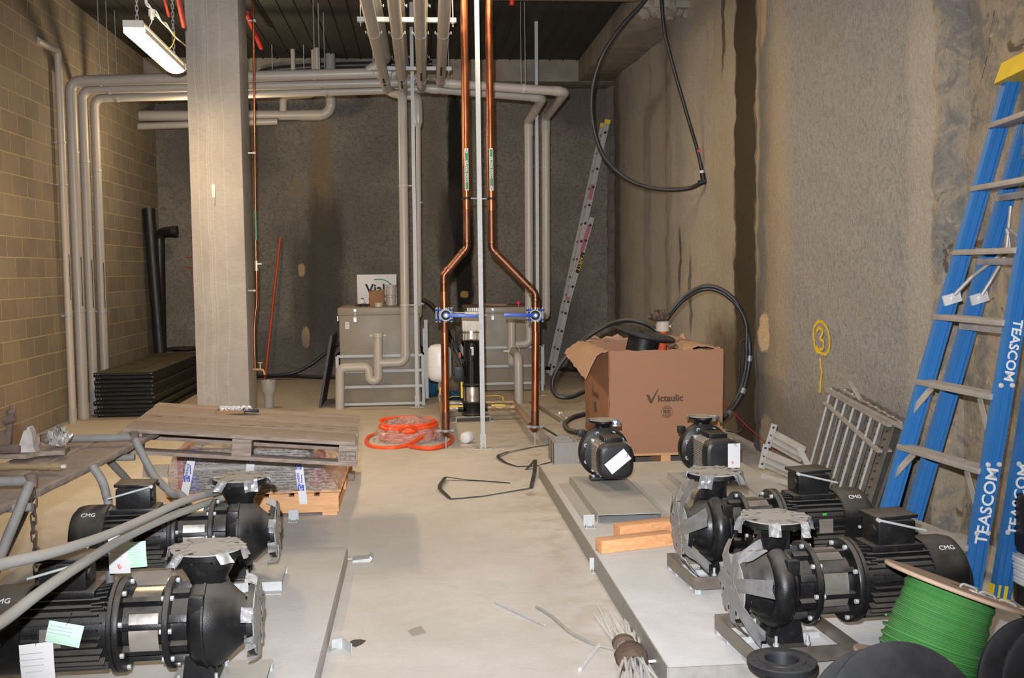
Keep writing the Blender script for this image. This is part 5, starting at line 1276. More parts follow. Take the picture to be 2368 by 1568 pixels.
for i in range(10): mb.bar((-Lx / 2 + .1 + i * .13, -.1 + .1 * wob(i, 3), .0005), (-Lx / 2 + .1 + i * .13 + .05 + .04 * wob(i, 2), -.1 + .1 * wob(i, 3) + .006, .0005), .006, .001)
addp(mb, 'splits', M['ink'])
# bracket scraps behind it
q = PZ(535, 934, .6); q = V((PY(535, 925, 10.35).x, 10.25, 0)); mb = MB()
sc = empty('clamp_box', V((q.x, 10.2, .62)) , 'small open carton of clamps at the far edge of the old pallet', 'box', world=True)
_d = ray(540, 952); b = CAM + _d * ((cen - CAM).dot(ez) / _d.dot(ez))
sc.location = b; OFF[sc] = b
part(MB().box(b + V((0, -.06, .005)), (.17, .11, .004)).box(b + V((0, -.005, .018)), (.17, .004, .03)).box(b + V((0, -.115, .012)), (.17, .004, .022)).box(b + V((-.085, -.06, .016)), (.004, .11, .028)), 'carton', M['brown_paper'], sc)
mb = MB()
for i in range(6): mb.lathe([(.018, 0), (.022, 0), (.022, .02), (.018, .02)], b + V((-.06 + .035 * i, -.05 - .02 * (i % 2), .018)), (wob(i, 1), wob(i, 2), .8), 12, 0, 4.2)
each(mb, 'clamp', M['zinc'], sc)
part(MB().box(b + V((.12, -.05, .012)), (.10, .05, .02), (0, .1, .3), .004), 'black_clip', M['black_plastic'], sc)

# ------------------------------------------------------------------ scaffold plank on trestles with tools
def trestle(lab, yy, z, xa, xb, legs, pre):
    a, b = V((xa, yy, z)), V((xb, yy, z))
    t = empty('trestle', ((xa + xb) / 2, yy, 0), lab, 'trestle', 'tube trestles carrying the plank', world=True)
    part(MB().tube([a, b], .021, 14), 'top_rail', M['tubegrey'], t)
    part(MB().tube([a + V((-.0, 0, -.11)), b + V((0, 0, -.11))], .019, 12), 'lower_rail', M['tubegrey'], t)
    for (s, P) in legs:
        part(MB().tube(catmull(P, 6), .021, 14), 'leg', M['tubegrey'], t)
    for q in (a, b): part(MB().cyl(q + V((0, 0, -.022)), q + V((0, 0, .03)), .024, n=12), 'weld_knuckle', M['rust'], t)
    return t
YP = 5.78; zp = .70; zr_ = .742
r1a, r1b = PY(166, 1005, YP), PY(310, 1011, YP)
lg = [r1b, PY(335, 1062, YP - .03), PY(362, 1108, YP - .06), PY(400, 1142, YP - .1), PY(432, 1162, YP - .15)]; e = lg[-1] + (lg[-1] - lg[-2]) * .3; lg += [V((e.x + .18, e.y - .12, .02))]
trestle('far tube trestle under the end of the plank', YP, r1b.z, -2.02, r1b.x, [(1, lg), (-1, [V((-2.02, YP, r1b.z)), V((-2.08, YP - .05, .45)), V((-2.25, YP - .2, .02))]), (1, [V((-1.72, YP + .05, r1b.z - .11)), V((-1.66, YP + .4, .35)), V((-1.62, YP + .55, .02))])], 0)
YQ = 4.42; r2b = PY(72, 1112, YQ)
l2 = [r2b, PY(40, 1190, YQ - .08), PY(8, 1268, YQ - .16), PY(-40, 1390, YQ - .3)]; l2 += [V((l2[-1].x - .1, YQ - .42, .02))]
l3 = [PY(213, 1076, YQ + .75), PY(236, 1112, YQ + .75), PY(247, 1150, YQ + .72), PY(251, 1180, YQ + .70)]; l3 += [V((l3[-1].x + .005, YQ + .66, .02))]
trestle('near tube trestle under the plank at the left edge', YQ, r2b.z, -2.15, r2b.x, [(1, l2), (1, l3), (-1, [V((-2.15, YQ, r2b.z)), V((-2.3, YQ - .1, .3)), V((-2.4, YQ - .15, .02))])], 0)
mb = MB(); pa, pb_ = PZ(380, 988, .70), PZ(0, 1168, .70)
dv = (pa - pb_); dv.z = 0; dv.normalize(); sv = V((-dv.y, dv.x, 0))
for i, (w, o0, s0) in enumerate(((.225, 0, 0), (.225, .235, .35))):
    c0 = pa + sv * (o0 + w / 2) - dv * s0; c1 = c0 - dv * 2.6
    def fn(u, v):
        a = 2 * math.pi * v; k = .25
        y_ = math.copysign(abs(math.cos(a)) ** k, math.cos(a)) * w / 2; z_ = math.copysign(abs(math.sin(a)) ** k, math.sin(a)) * .019
        p = c0.lerp(c1, u); return p + sv * y_ + V((0, 0, z_ - .019 + .004 * wob(u * 14 + y_ * 20, i) - .012 * math.sin(u * math.pi)))
    mb = MB().grid(fn, 40, 24); bm = mb.bm; bmesh.ops.remove_doubles(bm, verts=bm.verts[:], dist=.0004); bmesh.ops.holes_fill(bm, edges=bm.edges[:], sides=60)
    top(mb, 'scaffold_plank', M['wood_plank'], ('dirty scaffold plank on the trestles, the board nearest the aisle', 'dirty scaffold plank on the trestles, the board nearest the block wall')[i], 'plank', 'planks on the trestles', ang=50)
zt = .705
def tz(px, py, z=zt): return PZ(px, py, z)
# flat brown plate
P = [tz(*q) for q in ((-40, 1062), (60, 1062), (90, 1055), (150, 1052), (162, 1042), (140, 1036), (70, 1042), (20, 1040), (-40, 1042))]
mb = MB(); o = P[0]; mb.prism([(p_.x, p_.y) for p_ in P], (0, 0, zt), (1, 0, 0), (0, 1, 0), .024)
top(mb, 'timber_offcut', M['wood_old'], 'flat wavy timber offcut lying on the plank under the clamps', 'timber')
# pipe vice
b = tz(28, 1046, zt + .026)
vz = empty('pipe_clamp_tool', b, 'rusty pipe vice standing on the plank at the left edge', 'tool', world=True)
mb = MB().box(b + V((0, 0, .02)), (.10, .08, .04), None, .01).box(b + V((-.01, 0, .10)), (.03, .03, .14), (0, .12, 0), .006).box(b + V((-.035, 0, .07)), (.02, .02, .08), (0, -.1, 0)).cyl(b + V((-.03, -.02, .16)), b + V((.03, -.02, .18)), .022, n=12)
part(mb, 'vice_body', M['rust'], vz)
part(MB().cyl(b + V((0, 0, .10)), b + V((.005, 0, .24)), .008, n=10).lathe([(0, 0), (.02, .004), (.024, .016), (.02, .028), (0, .032)], b + V((.005, 0, .19)), (0, 0, 1), 14), 'vice_screw', M['rust'], vz)
b = tz(66, 1044, zt + .026)
cl = top(MB().prism([(-.05, 0), (.045, 0), (.035, .03), (.03, .10), (.018, .125), (0, .13), (-.012, .10), (-.03, .05)], b + V((0, .03, 0)), (1, 0, 0), (0, 0, 1), .06), 'ratchet_clamp', M['alu_ladder'], 'dusty grey wedge shaped clamp beside the rusty vice', 'tool')
part(MB().cyl(b + V((-.005, .035, .125)), b + V((-.005, -.035, .125)), .014, n=12), 'red_pivot', M['rust'], cl)
def crump(c, s, m, nm, lab, cat, seed):
    c = V(c)
    def fn(u, v):
        a = 2 * math.pi * u; b = math.pi * (v - .5); r_ = 1 + .35 * wob(math.cos(a) * 4 + b * 5, seed) + .25 * wob(math.sin(a) * 6 - b * 7, seed + 3)
        return c + V((math.cos(a) * math.cos(b) * s[0] * r_, math.sin(a) * math.cos(b) * s[1] * r_, max(0, math.sin(b) * .5 + .5) * s[2] * r_))
    return top(MB().grid(fn, 30, 16), nm, m, lab, cat, ang=12)
crump(tz(138, 1034, zt + .026), (.05, .045, .085), M['alu'], 'crumpled_plastic', 'crumpled pale plastic scrap on the plank beside the trestle rail', 'plastic scrap', 4)
a, b = tz(-6, 1080, zt + .018), tz(152, 1079, zt + .018)
br = top(MB().cyl(a.lerp(b, -.3), a.lerp(b, .95), .014, n=14).cyl(a.lerp(b, .02), a.lerp(b, .18), .019, n=14).cyl(a.lerp(b, .62), a.lerp(b, .76), .019, n=14).cyl(a.lerp(b, .80), a.lerp(b, .93), .020, n=8), 'torch_handle', M['brass'], 'brass torch handle lying on the near part of the plank', 'tool')
part(MB().cyl(a.lerp(b, .95), a.lerp(b, 1.0), .010, n=10), 'tip', M['zinc'], br)
# chain hanging below
q = PY(66, 1150, YQ - .02); mb = MB(); n_ = 16
def link(mb, c, ax, side, L=.026, W=.011, r=.0042):
    ax, side = V(ax).normalized(), V(side).normalized()
    pts = [c + ax * (L * .55 * (1 if abs(t) <= math.pi / 2 else -1) + W * math.cos(t)) + side * (W * math.sin(t)) for t in [R(-90 + 30 * i) if i < 7 else R(90 + 30 * (i - 6)) for i in range(12)]]
    mb.tube(pts, r, 6, closed=True)
zc = r2b.z - .06; i = 0
ch = empty('hanging_chain', V((r2b.x - .01, YQ + .03, .02)), 'rusty chain hanging from the plank beside the near trestle leg', 'chain', world=True)
while zc > .33:
    mb = MB(); c = V((r2b.x - .005 + .006 * wob(i, 1), YQ + .03, zc)); link(mb, c, (0, 0, 1), (1, 0, 0) if i % 2 else (0, 1, 0)); part(mb, 'chain_link', M['chain'], ch); zc -= .036; i += 1
# the two pale tubes
for pts, lab in ((((-150, 1352, 2.65), (0, 1306, 3.0), (120, 1278, 3.3), (240, 1240, 3.75), (340, 1197, 4.25), (430, 1157, 4.75), (510, 1136, 5.35)), 'upper of two pale grey tubes slanting over the pumps from the left edge'), (((-150, 1525, 2.55), (0, 1440, 2.9), (90, 1372, 3.15), (180, 1310, 3.5), (290, 1243, 4.1), (400, 1192, 4.65), (520, 1150, 5.35)), 'lower of two pale grey tubes slanting over the pumps from the left edge')):
    P = [PY(*q) for q in pts]; top(MB().tube(catmull(P, 6), .0175, 14), 'grey_tube', M['conduit'], lab, 'tube', 'pale grey tubes')

# ------------------------------------------------------------------ tray stack by the wall
bl, brr = PZ(222, 967, 0), PZ(352, 967, 0); W_ = brr.x - bl.x; Yf = bl.y
names = ['lowest', 'second', 'third', 'fourth', 'fifth', 'sixth', 'seventh', 'eighth', 'ninth', 'tenth', 'topmost']
zc = 0
for i in range(11):
    h = .046; dx = .03 * wob(i * 1.7, 3); dy = .04 * wob(i * 2.1, 5); lenn = 3.0; ry = 0
    x0 = bl.x + dx; y0 = Yf + dy
    mb = MB(); mb.box((x0 + W_ / 2, y0 + lenn / 2, zc + h - .003), (W_, lenn, .004))
    for x in (x0, x0 + W_): mb.box((x, y0 + lenn / 2, zc + h / 2), (.003, lenn, h - .004))
    for x, s in ((x0, 1), (x0 + W_, -1)): mb.box((x + s * .014, y0 + lenn / 2, zc + .002), (.028, lenn, .003))
    mb.box((x0 + W_ / 2, y0 + .002, zc + h - .016), (W_, .003, .024)); mb.box((x0 + W_ / 2, y0 + .03, zc + .006), (W_ * .98, .06, .003))
    o = top(mb, 'steel_shelf_tray', M['grating'], 'black steel shelf tray, ' + names[i] + ' of the stack by the block wall', 'tray', 'black shelf trays stacked by the block wall')
    mb = MB()
    for x in (x0 + .02, x0 + .05, x0 + W_ - .02): disc(mb, V((x, y0 + .0004, zc + h - .016)), (0, -1, 0), .006, .0006, 8)
    part(mb, 'punched_holes', M['galv_dusty'], o)
    zc += h + .001
# black pipes leaning in the corner
a = PY(346, 482, 15.2); b = PZ(330, 880, 0); b = V((-3.62, 15.1, .0)); a = V((-3.76, 15.2, PY(349, 482, 15.2).z))
top(MB().tube([b, a], .085, 18), 'black_drain_pipe', M['black_pipe'], 'tall straight black pipe leaning on the block wall behind the tray stack', 'pipe', 'black pipes in the back left corner')
a = PY(368, 538, 15.6); b = V((PY(373, 860, 15.55).x, 15.55, 0)); e = PY(404, 536, 15.5)
mb = MB().tube([b, V((a.x, 15.6, a.z)), e], .078, 18, bend=.11); o = top(mb, 'black_drain_pipe', M['black_pipe'], 'black pipe with an elbow at its top standing behind the tray stack', 'pipe', 'black pipes in the back left corner')
ring(o, e, (1, 0, 0), .08, 'socket_ring', M['black_plastic'], .08)
for i, y_ in enumerate((599, 621)):
    hose('red_string_line', [(386, y_, 16.19), (415, y_ - 2, 16.2), (450, y_ - 5 + i * 3, 16.2)], .012, M['red'], ('upper', 'lower')[i] + ' red cable on the back wall left of the column', 'cable', 'red cables on the back wall')
rag(PZ(425, 812, .48), (.32, .25, .06), M['black_plastic'], 'black_sheet', 'black plastic bundle on the far end of the tray stack', 'plastic bundle', 12)
a = PY(648, 549, 16.02); b = PZ(629, 868, 0); b.y = 15.85
top(MB().tube([b, a], .022, 14), 'orange_conduit', M['orange_pipe'], 'orange conduit leaning upright on the back wall right of the column', 'pipe')
# riser stub
q = PZ(622, 942, 0)
top(MB().lathe([(.055, 0), (.055, .14), (.072, .18), (.088, .21), (.088, .30), (.092, .302), (.092, .33), (.085, .33), (.080, .22), (.05, .17), (.05, 0), (.055, 0)], q, (0, 0, 1), 30), 'pipe_stub', M['pvc_joint'], 'short grey pipe stub with a wide socket on the floor right of the column', 'pipe')
hc = rag(PZ(606, 872, 0), (.16, .10, .12), M['red'], 'red_hose_bundle', 'small red bundle on the floor below the brass tap', 'hose', 15)
# steel angle along the wall
a, b = PZ(84, 1011, 0), PZ(166, 974, 0)
mb = MB().bar(a + V((.0, 0, .012)), b + V((0, 0, .012)), .03, .02); top(mb, 'steel_rod', M['galv'], 'thin galvanised strip lying along the foot of the block wall', 'strip')
# ------------------------------------------------------------------ blue folded stepladder
lf = [PX(2045, 1190, 2.50), PX(2340, 165, 3.16)]
def ext(a, b, z): return a + (b - a) * ((z - a.z) / (b.z - a.z))
La, Lb = PY(2050, 1190, 5.42), PY(2345, 165, 5.42); La = ext(La, Lb, .02)
Ra, Rb = PX(2244, 1350, 2.62), PX(2336, 790, 2.84)
Ra, Rb = ext(Ra, Rb, .02), ext(Ra, Rb, Lb.z)
sl = empty('stepladder', (La + Ra) / 2 * 1.0, 'blue fibreglass stepladder folded and leaning on the right wall', 'ladder', world=True)
off2 = V((.155, .0, 0)); offs = {0: V((0, 0, 0)), 1: off2}
def rail(a, b, nm, wid=.085):
    d = (b - a).normalized(); sx = V((1, 0, 0)); sx = (sx - d * sx.dot(d)).normalized(); sy = d.cross(sx)
    mb = MB(); mb.bar(a, b, .030, wid, up=sx)
    for s in (-1, 1): mb.bar(a + sx * s * (wid / 2 - .008) + V((0, -.02, 0)), b + sx * s * (wid / 2 - .008) + V((0, -.02, 0)), .022, .014, up=sx)
    mb.bar(a + V((0, -.016, 0)), b + V((0, -.016, 0)), .012, .016, up=sx)
    return part(mb, nm, M['blue_frp'], sl), d, sx
railsL = []; 
def rl(a, b, k): return a + offs[k], b + offs[k]
RL0, dL, sxL = rail(*rl(La, Lb, 0), 'front_rail'); RL1, _, _ = rail(*rl(La, Lb, 1), 'rear_rail')
RR0, dR, sxR = rail(*rl(Ra, Rb, 0), 'front_rail'); RR1, _, _ = rail(*rl(Ra, Rb, 1), 'rear_rail')
for a in (Ra, La):
    for k in (0, 1): part(MB().bar(a + offs[k] - dR * .012, a + offs[k] + dR * .06, .04, .095, up=sxR), 'foot', M['yellow'], sl, 'yellow foot')
tpc = part(MB().hex8([Lb + V((-.09, .04, -.06)), Lb + V((.26, .04, -.06)), Rb + V((.26, -.06, -.06)), Rb + V((-.09, -.06, -.06))], [Lb + V((-.05, .04, .05)), Lb + V((.26, .04, .05)), Rb + V((.26, -.06, .05)), Rb + V((-.05, -.06, .05))]), 'top_cap', M['yellow'], sl, 'yellow top cap')
for i, (yl_, yr_) in enumerate(((292, 282), (438, 425), (585, 585), (733, 745), (882, 898), (1030, 1050), (1182, 1205))):
    zl = PY(2200, yl_, 5.42).z; a = ext(La, Lb, zl); b = ext(Ra, Rb, zl); mb = MB()
    mb.bar(a + V((-.01, .0, 0)), b + V((-.01, 0, 0)), .095, .026, up=(0, 0, 1), bev=.004)
    for j in range(4): mb.bar(a + V((-.045 + j * .024, 0, .014)), b + V((-.045 + j * .024, 0, .014)), .010, .005, up=(0, 0, 1))
    st = part(mb, 'step', M['alu'], sl, 'dusty aluminium step')
    if i in (4, 5, 6):
        mb = MB(); u = (b - a).normalized()
        for e, s in ((a, 1), (b, -1)):
            mb.bar(e + u * s * .13 + V((-.03, 0, -.015)), e + u * s * .015 - (dL if s > 0 else dR) * .16 + V((-.03, 0, 0)), .04, .006, up=(1, 0, 0))
        each(mb, 'step_brace', M['alu'], st)
    if i in (1, 2, 3):
        part(MB().bar(a + V((.10, 0, -.05)), b + V((.10, 0, -.05)), .02, .035), 'rear_crossbar', M['alu'], sl)
zl = PY(2200, 690, 5.42).z
for k in (0, 1):
    q = ext(La, Lb, zl) + offs[k]
    part(MB().box(q + V((0, -.036, 0)), (.10, .012, .055), (0, R(-16), 0)).cyl(q + V((0, -.04, 0)), q + V((0, -.05, 0)), .010, n=8), 'spreader_bracket', M['zinc'], sl)
u_ = (ext(Ra, Rb, zl + .2) - ext(La, Lb, zl + .2)).normalized()
S0 = ext(La, Lb, zl + .02) + V((0, -.05, 0)); S1 = ext(La, Lb, zl + .02) + offs[1] + V((0, -.05, 0)); Tt = ext(La, Lb, PY(2290, 530, 5.42).z) + V((.17, -.08, 0))
part(MB().tube([S0, S0 + V((.09, -.02, .10)), Tt + V((0, 0, -.12)), Tt + V((.02, 0, .12))], .010, 8, bend=.06).tube([S1, S1 + V((.04, -.02, .08)), Tt + V((.02, 0, -.10)), Tt], .010, 8, bend=.05), 'spreader_arm', M['alu'], sl)
mb = MB(); e0 = Tt; e1 = ext(Ra, Rb, Tt.z) + V((.05, 0, .02)); mb.bar(e0, e0 + V((.12, -.2, -.20)), .006, .03, up=(0, 1, 0)).bar(e0 + V((.12, -.2, -.20)), e0 + V((.22, -.36, -.02)), .006, .03, up=(0, 1, 0)); part(mb, 'spreader_link', M['alu'], sl)
def ltext(a, b, k, z0, z1, flip, cutn=0):
    c = ext(a, b, (z0 + z1) / 2) + offs[k] + V((0, -.0345, 0)); d = (b - a).normalized() * (-1 if flip else 1); L_ = (ext(a, b, z1) - ext(a, b, z0)).length
    sx = V((1, 0, 0)); M4 = frame(c, d, d.cross(V((0, -1, 0))) * -1)
    part(MB().text('TEASCOM', L_ / 5.2, M4, .0008, .0015, .98).xf(Matrix.Identity(4)), 'stencil_text', M['paper'], (RR0, RR1)[k] if a is Ra else RL0, 'white stencilled lettering')
def zr2(px, py): return PX(px, py, 2.7).z
ltext(Ra, Rb, 0, zr2(2252, 1255), zr2(2300, 1072), False)
ltext(Ra, Rb, 1, zr2(2305, 1262), zr2(2345, 1082), False)
ltext(Ra, Rb, 0, zr2(2330, 905), zr2(2365, 735), True)
mb = MB()
for k in (0, 1):
    for py in (1225, 1070, 890):
        z = zr2(2270, py)
        for s in (-.028, .028):
            c = ext(Ra, Rb, z) + offs[k] + V((s, -.030, 0)); mb.lathe([(0, 0), (.013, 0), (.011, .006), (0, .008)], c, (0, -1, 0), 14)
each(mb, 'rivet', M['zinc'], sl)

# ------------------------------------------------------------------ aluminium extension ladder at the back right
Yn, Yf = 15.55, 15.93
a, b = PZ(1268, 862, 0), PY(1401, 284, 15.9); 
al = empty('extension_ladder', V((a.x, 15.75, 0)), 'worn aluminium extension ladder leaning sideways in the back right corner', 'ladder', world=True)
def lrail(y, p0, p1, x_off, nm):
    A_ = PY(*p0, 15.74); B_ = PY(*p1, 15.74); A_ = V((A_.x + x_off, y, A_.z)); B_ = V((B_.x + x_off, y, B_.z))
    return A_, B_, part(MB().bar(A_, B_, .075, .026, up=(0, 1, 0)), nm, M['alu_ladder'], al)
base = [lrail(y, (1272, 866), (1398, 290), 0, 'base_rail') for y in (Yn, Yf)]
fly = [lrail(y, (1290, 715), (1350, 505), .09, 'fly_rail') for y in (Yn - .035, Yf - .035)]
for (P, n_, nm) in ((base, 14, 'rung'), (fly, 6, 'fly_rung')):
    for i in range(n_):
        f = (i + .5) / n_; c0 = P[0][0].lerp(P[0][1], f); c1 = P[1][0].lerp(P[1][1], f)
        part(MB().cyl(c0 - V((0, .018, 0)), c1 + V((0, .018, 0)), .018, n=12), nm, M['ink'] if False else M['alu_ladder'], al)
mb = MB()
for i in range(14):
    f = (i + .5) / 14; c0 = base[0][0].lerp(base[0][1], f); disc(mb, c0 + V((0, -.0135, 0)) , (0, -1, 0), .019, .022, 12)
for i in range(6):
    f = (i + .5) / 6; c0 = fly[0][0].lerp(fly[0][1], f); disc(mb, c0 + V((0, -.0135, 0)), (0, -1, 0), .019, .022, 12)
each(mb, 'rung_end', M['ink'], al)
for B_ in base: part(MB().bar(B_[1], B_[1] + (B_[1] - B_[0]).normalized() * .06, .085, .034, up=(0, 1, 0)), 'end_cap', M['yellow'], al, 'yellow end cap')
for f0, f1, m_, nm, P in ((.70, .76, 'magenta', 'painted_band', base), (.10, .14, 'magenta', 'painted_band', fly), (.62, .92, 'magenta', 'painted_band', fly)):
    c0, c1 = P[0][0].lerp(P[0][1], f0), P[0][0].lerp(P[0][1], f1); part(MB().bar(c0 + V((-.01, -.016, 0)), c1 + V((-.01, -.016, 0)), .05, .004, up=(0, 1, 0)), nm, M[m_], al, 'faded magenta paint')
for f0, f1, P in ((.40, .62, fly), (.27, .33, base)):
    c0, c1 = P[0][0].lerp(P[0][1], f0) + V((.01, -.018, 0)), P[0][0].lerp(P[0][1], f1) + V((.01, -.018, 0))
    st = part(MB().bar(c0, c1, .05, .005, up=(0, 1, 0)), 'black_sticker', M['ink'], al)
    part(MB().text('TUFFY' if False else 'SAFETY', .075 if P is fly else .06, frame((c0 + c1) / 2 + V((0, -.004, 0)), (c0 - c1), (c0 - c1).normalized().cross(V((0, -1, 0))) * -1), .0006, .001), 'sticker_text', M['yellow'], st)

# ------------------------------------------------------------------ steel decking panels leaning on the right wall
dp_names = ['nearest the room', 'in the middle', 'against the wall']
for i in range(3):
    yA, yB = 5.95 + .05 * i, 6.86 - .03 * i; xb, xt = 2.63 + .07 * i, 2.84 + .062 * i; ht = .67 - .02 * i + .02 * (i == 1); sk = -.06 * i
    o = empty('decking_panel', V((xb, (yA + yB) / 2, 0)), 'ribbed perforated steel decking panel, the one ' + dp_names[i], 'panel', 'steel decking panels behind the pumps', world=True)
    def pt(u, v, d=0): return V((xb + (xt - xb) * v - d, yA + (yB - yA) * u + sk * v, ht * v + .02 + .10 * u * v * (1 if i < 2 else .4)))
    mb = MB(); n_ = 7
    for k in range(n_):
        u0, u1 = k / n_, (k + 1) / n_; w = u1 - u0
        for (a_, b_, d) in ((0, .62, 0), (.66, .96, .022)):
            mb.hex8([pt(u0 + a_ * w, 0, d), pt(u0 + b_ * w, 0, d), pt(u0 + b_ * w, 1, d), pt(u0 + a_ * w, 1, d)], [pt(u0 + a_ * w, 0, d - .02), pt(u0 + b_ * w, 0, d - .02), pt(u0 + b_ * w, 1, d - .02), pt(u0 + a_ * w, 1, d - .02)])
    part(mb, 'panel_sheet', M['decking'], o)
    mb = MB()
    for k in range(n_):
        u = (k + .81) / n_; mb.bar(pt(u, 0, .026), pt(u, 1, .026), .013, .010, up=(1, 0, 0))
    each(mb, 'rib', M['galv'], o, 'bright rib')
    mb = MB()
    if i == 0:
        for k in range(n_):
            for j in range(14):
                mb.bar(pt((k + .22) / n_, (j + .5) / 14, .001), pt((k + .40) / n_, (j + .30) / 14, .001), .011, .004, up=(1, 0, 0))
        each(mb, 'slot', M['ink'], o)
    if i < 2:
        part(MB().bar(pt(-.02, .97, .03), pt(1.02, .97, .03), .03, .03, up=(1, 0, 0)).bar(pt(.0, .72, .03), pt(1.0, .86, .03), .012, .035, up=(1, 0, 0)), 'edge_angle', M['galv_dusty'], o)
a = PX(1968, 882, 2.90); b = PX(2080, 965, 2.84)
for i, (p0, p1, lab) in enumerate((((1966, 884), (1990, 925), 'short steel angle sticking up behind the decking panels'), ((1938, 912), (2092, 992), 'long steel angle laid along the top of the decking panels'))):
    a, b = PX(*p0, 2.80), PX(*p1, 2.80); top(MB().bar(a, b, .03, .006, up=(1, 0, 0)).bar(a, b, .006, .03, up=(1, 0, 0)), 'steel_angle', M['galv_dusty'], lab, 'steel angle')
a = PZ(2000, 1240, .02)
q = PX(2120, 1190, 2.75)
# small galvanised brackets
for i, (p0, p1, w, lab) in enumerate((((1782, 1010), (1858, 1052), .17, 'upper of two ribbed galvanised brackets beside the decking panels'), ((1765, 1058), (1850, 1095), .17, 'lower of two ribbed galvanised brackets beside the decking panels'))):
    a, b = PY(*p0, 7.55 - .15 * i), PY(*p1, 7.35 - .15 * i); mb = MB(); d = (b - a).normalized(); up_ = V((-.3, -.75, .6))
    for j in range(5):
        o_ = V((-d.z * .5, 0, d.x)) * (j - 2) * .034 + (V((0, -.012, .008)) if j % 2 else V((0, 0, 0)))
        mb.bar(a + o_, b + o_, .036, .005, up=up_)
    o = top(mb, 'ribbed_bracket', M['galv_dusty'], lab, 'bracket', 'ribbed brackets by the right wall')
    mb = MB()
    s_ = V((-d.z * .5, 0, d.x)).normalized(); mb.bar(a + s_ * -.09 + V((0, -.012, .01)), a + s_ * .09 + V((0, -.012, .01)), .045, .006, up=up_)
    e = part(mb, 'end_plate', M['galv_dusty'], o)
    mb = MB()
    for j in (-.06, 0, .06): disc(mb, a + s_ * j + V((0, -.016, .014)), up_, .010, .003, 10)
    part(mb, 'punched_holes', M['ink'], e)
for i, (p0, p1, lab) in enumerate((((1848, 1035), (1878, 1095), 'flat steel strip standing beside the ribbed brackets'), ((1760, 1100), (1830, 1120), 'steel strip on the floor under the ribbed brackets'))):
    a = PY(*p0, 7.2); b = PY(*p1, 7.1); b.z = max(b.z, .01); top(MB().bar(a, b, .04, .005, up=(-.4, -.6, .5)), 'steel_strip', M['galv_dusty'], lab, 'strip')
a, b = PY(1668, 925, 8.9), PX(1790, 1040, 2.9); mb = MB().tube([a, a.lerp(b, .5) + V((0, 0, -.02)), b, b + V((0, -.5, -.15))], .0035, 6)
top(mb, 'string_line', M['red'], 'thin red string running from the cardboard box to the decking panels', 'string')
# timber offcuts
for i, (c0, c1, w, h, lab) in enumerate((((1392, 1282), (1560, 1262), .085, .07, 'front of two orange pine offcuts on the right plinth'), ((1436, 1248), (1570, 1232), .085, .07, 'rear of two orange pine offcuts on the right plinth'))):
    a, b = PZ(*c0, .1), PZ(*c1, .1); a.z = b.z = .1 + h / 2 + .001; d = (b - a).normalized(); nrm = V((-d.y, d.x, 0)) * (w / 2)
    if i == 1: a += V((0, .02, 0)); b += V((0, .02, 0))
    top(MB().bar(a + nrm, b + nrm, w, h, bev=.003), 'timber_offcut', M['wood_offcut'], lab, 'timber', 'pine offcuts on the right plinth')
# small clips
def clip(q, lab, ang=0, z=0):
    mb = MB(); Mz = Matrix.Translation(q) @ Matrix.Rotation(ang, 4, 'Z')
    mb.box((0, 0, .0015), (.065, .06, .003)).box((0, .028, .035), (.065, .003, .07)); 
    for s in (-1, 1): mb.box((s * .022, .0, .006), (.004, .05, .012)).box((s * .022, .026, .03), (.004, .006, .05))
    mb.xf(Mz); top(mb, 'steel_clip', M['galv'], lab, 'clip', 'small galvanised angle clips')
clip(PZ(1364, 1220, .1), 'small galvanised clip standing at the left edge of the right plinth'); clip(PZ(678, 1206, 0), 'small galvanised clip on the floor in front of the fresh pallet')
clip(PZ(1378, 1320, 0) + V((0, -.02, 0)), 'small galvanised clip on the floor against the side of the right plinth', R(0))
mb = MB(); q = PZ(836, 1296, 0); mb.prism([(-.05, 0), (.05, 0), (.065, .02), (.05, .035), (.045, .02), (-.045, .012)], q + V((0, .05, 0)), (1, 0, 0), (0, 0, 1), .09); mb.bar(q + V((-.11, 0, .012)), q + V((-.05, 0, .012)), .012, .006)
top(mb, 'bent_clip', M['galv'], 'bent galvanised clip on the floor beside the left plinth corner', 'clip')
mb = MB(); q = PZ(782, 1508, 0); mb.bar(q + V((-.03, .03, .022)), q + V((.015, .05, .022)), .004, .045, up=(0, 0, 1)).bar(q + V((.015, .05, .022)), q + V((.06, -.03, .022)), .004, .045, up=(0, 0, 1)).bar(q + V((-.05, .01, .004)), q + V((-.02, .04, .004)), .05, .006)
top(mb, 'steel_angle_scrap', M['galv'], 'bent galvanised angle scrap at the near edge of the left plinth', 'scrap')
q = PZ(828, 1490, 0.001); P = [PZ(*p_, .0) for p_ in ((804, 1490), (815, 1482), (832, 1480), (846, 1483), (836, 1491), (822, 1497))]
top(MB().prism([(p_.x, p_.y) for p_ in P], (0, 0, .0015), (1, 0, 0), (0, 1, 0), .0025), 'plastic_sliver', M['black_plastic'], 'black curved plastic sliver on the floor near the bottom edge', 'scrap')
P = [PZ(*p_, .0) for p_ in ((943, 1460), (957, 1453), (974, 1449), (986, 1465), (956, 1473))]
top(MB().prism([(p_.x, p_.y) for p_ in P], (0, 0, .001), (1, 0, 0), (0, 1, 0), .0022), 'card_scrap', M['alu'], 'flat grey scrap of tape on the floor in the aisle', 'scrap')
P = [PZ(*p_, .0) for p_ in ((1214, 1143), (1228, 1139), (1240, 1145), (1224, 1148))]
top(MB().prism([(p_.x, p_.y) for p_ in P], (0, 0, .001), (1, 0, 0), (0, 1, 0), .002), 'card_scrap', M['alu'], 'small grey scrap on the floor beside the black strap', 'scrap')
a, b = PZ(828, 1178, 0), PZ(828, 1178, 0)
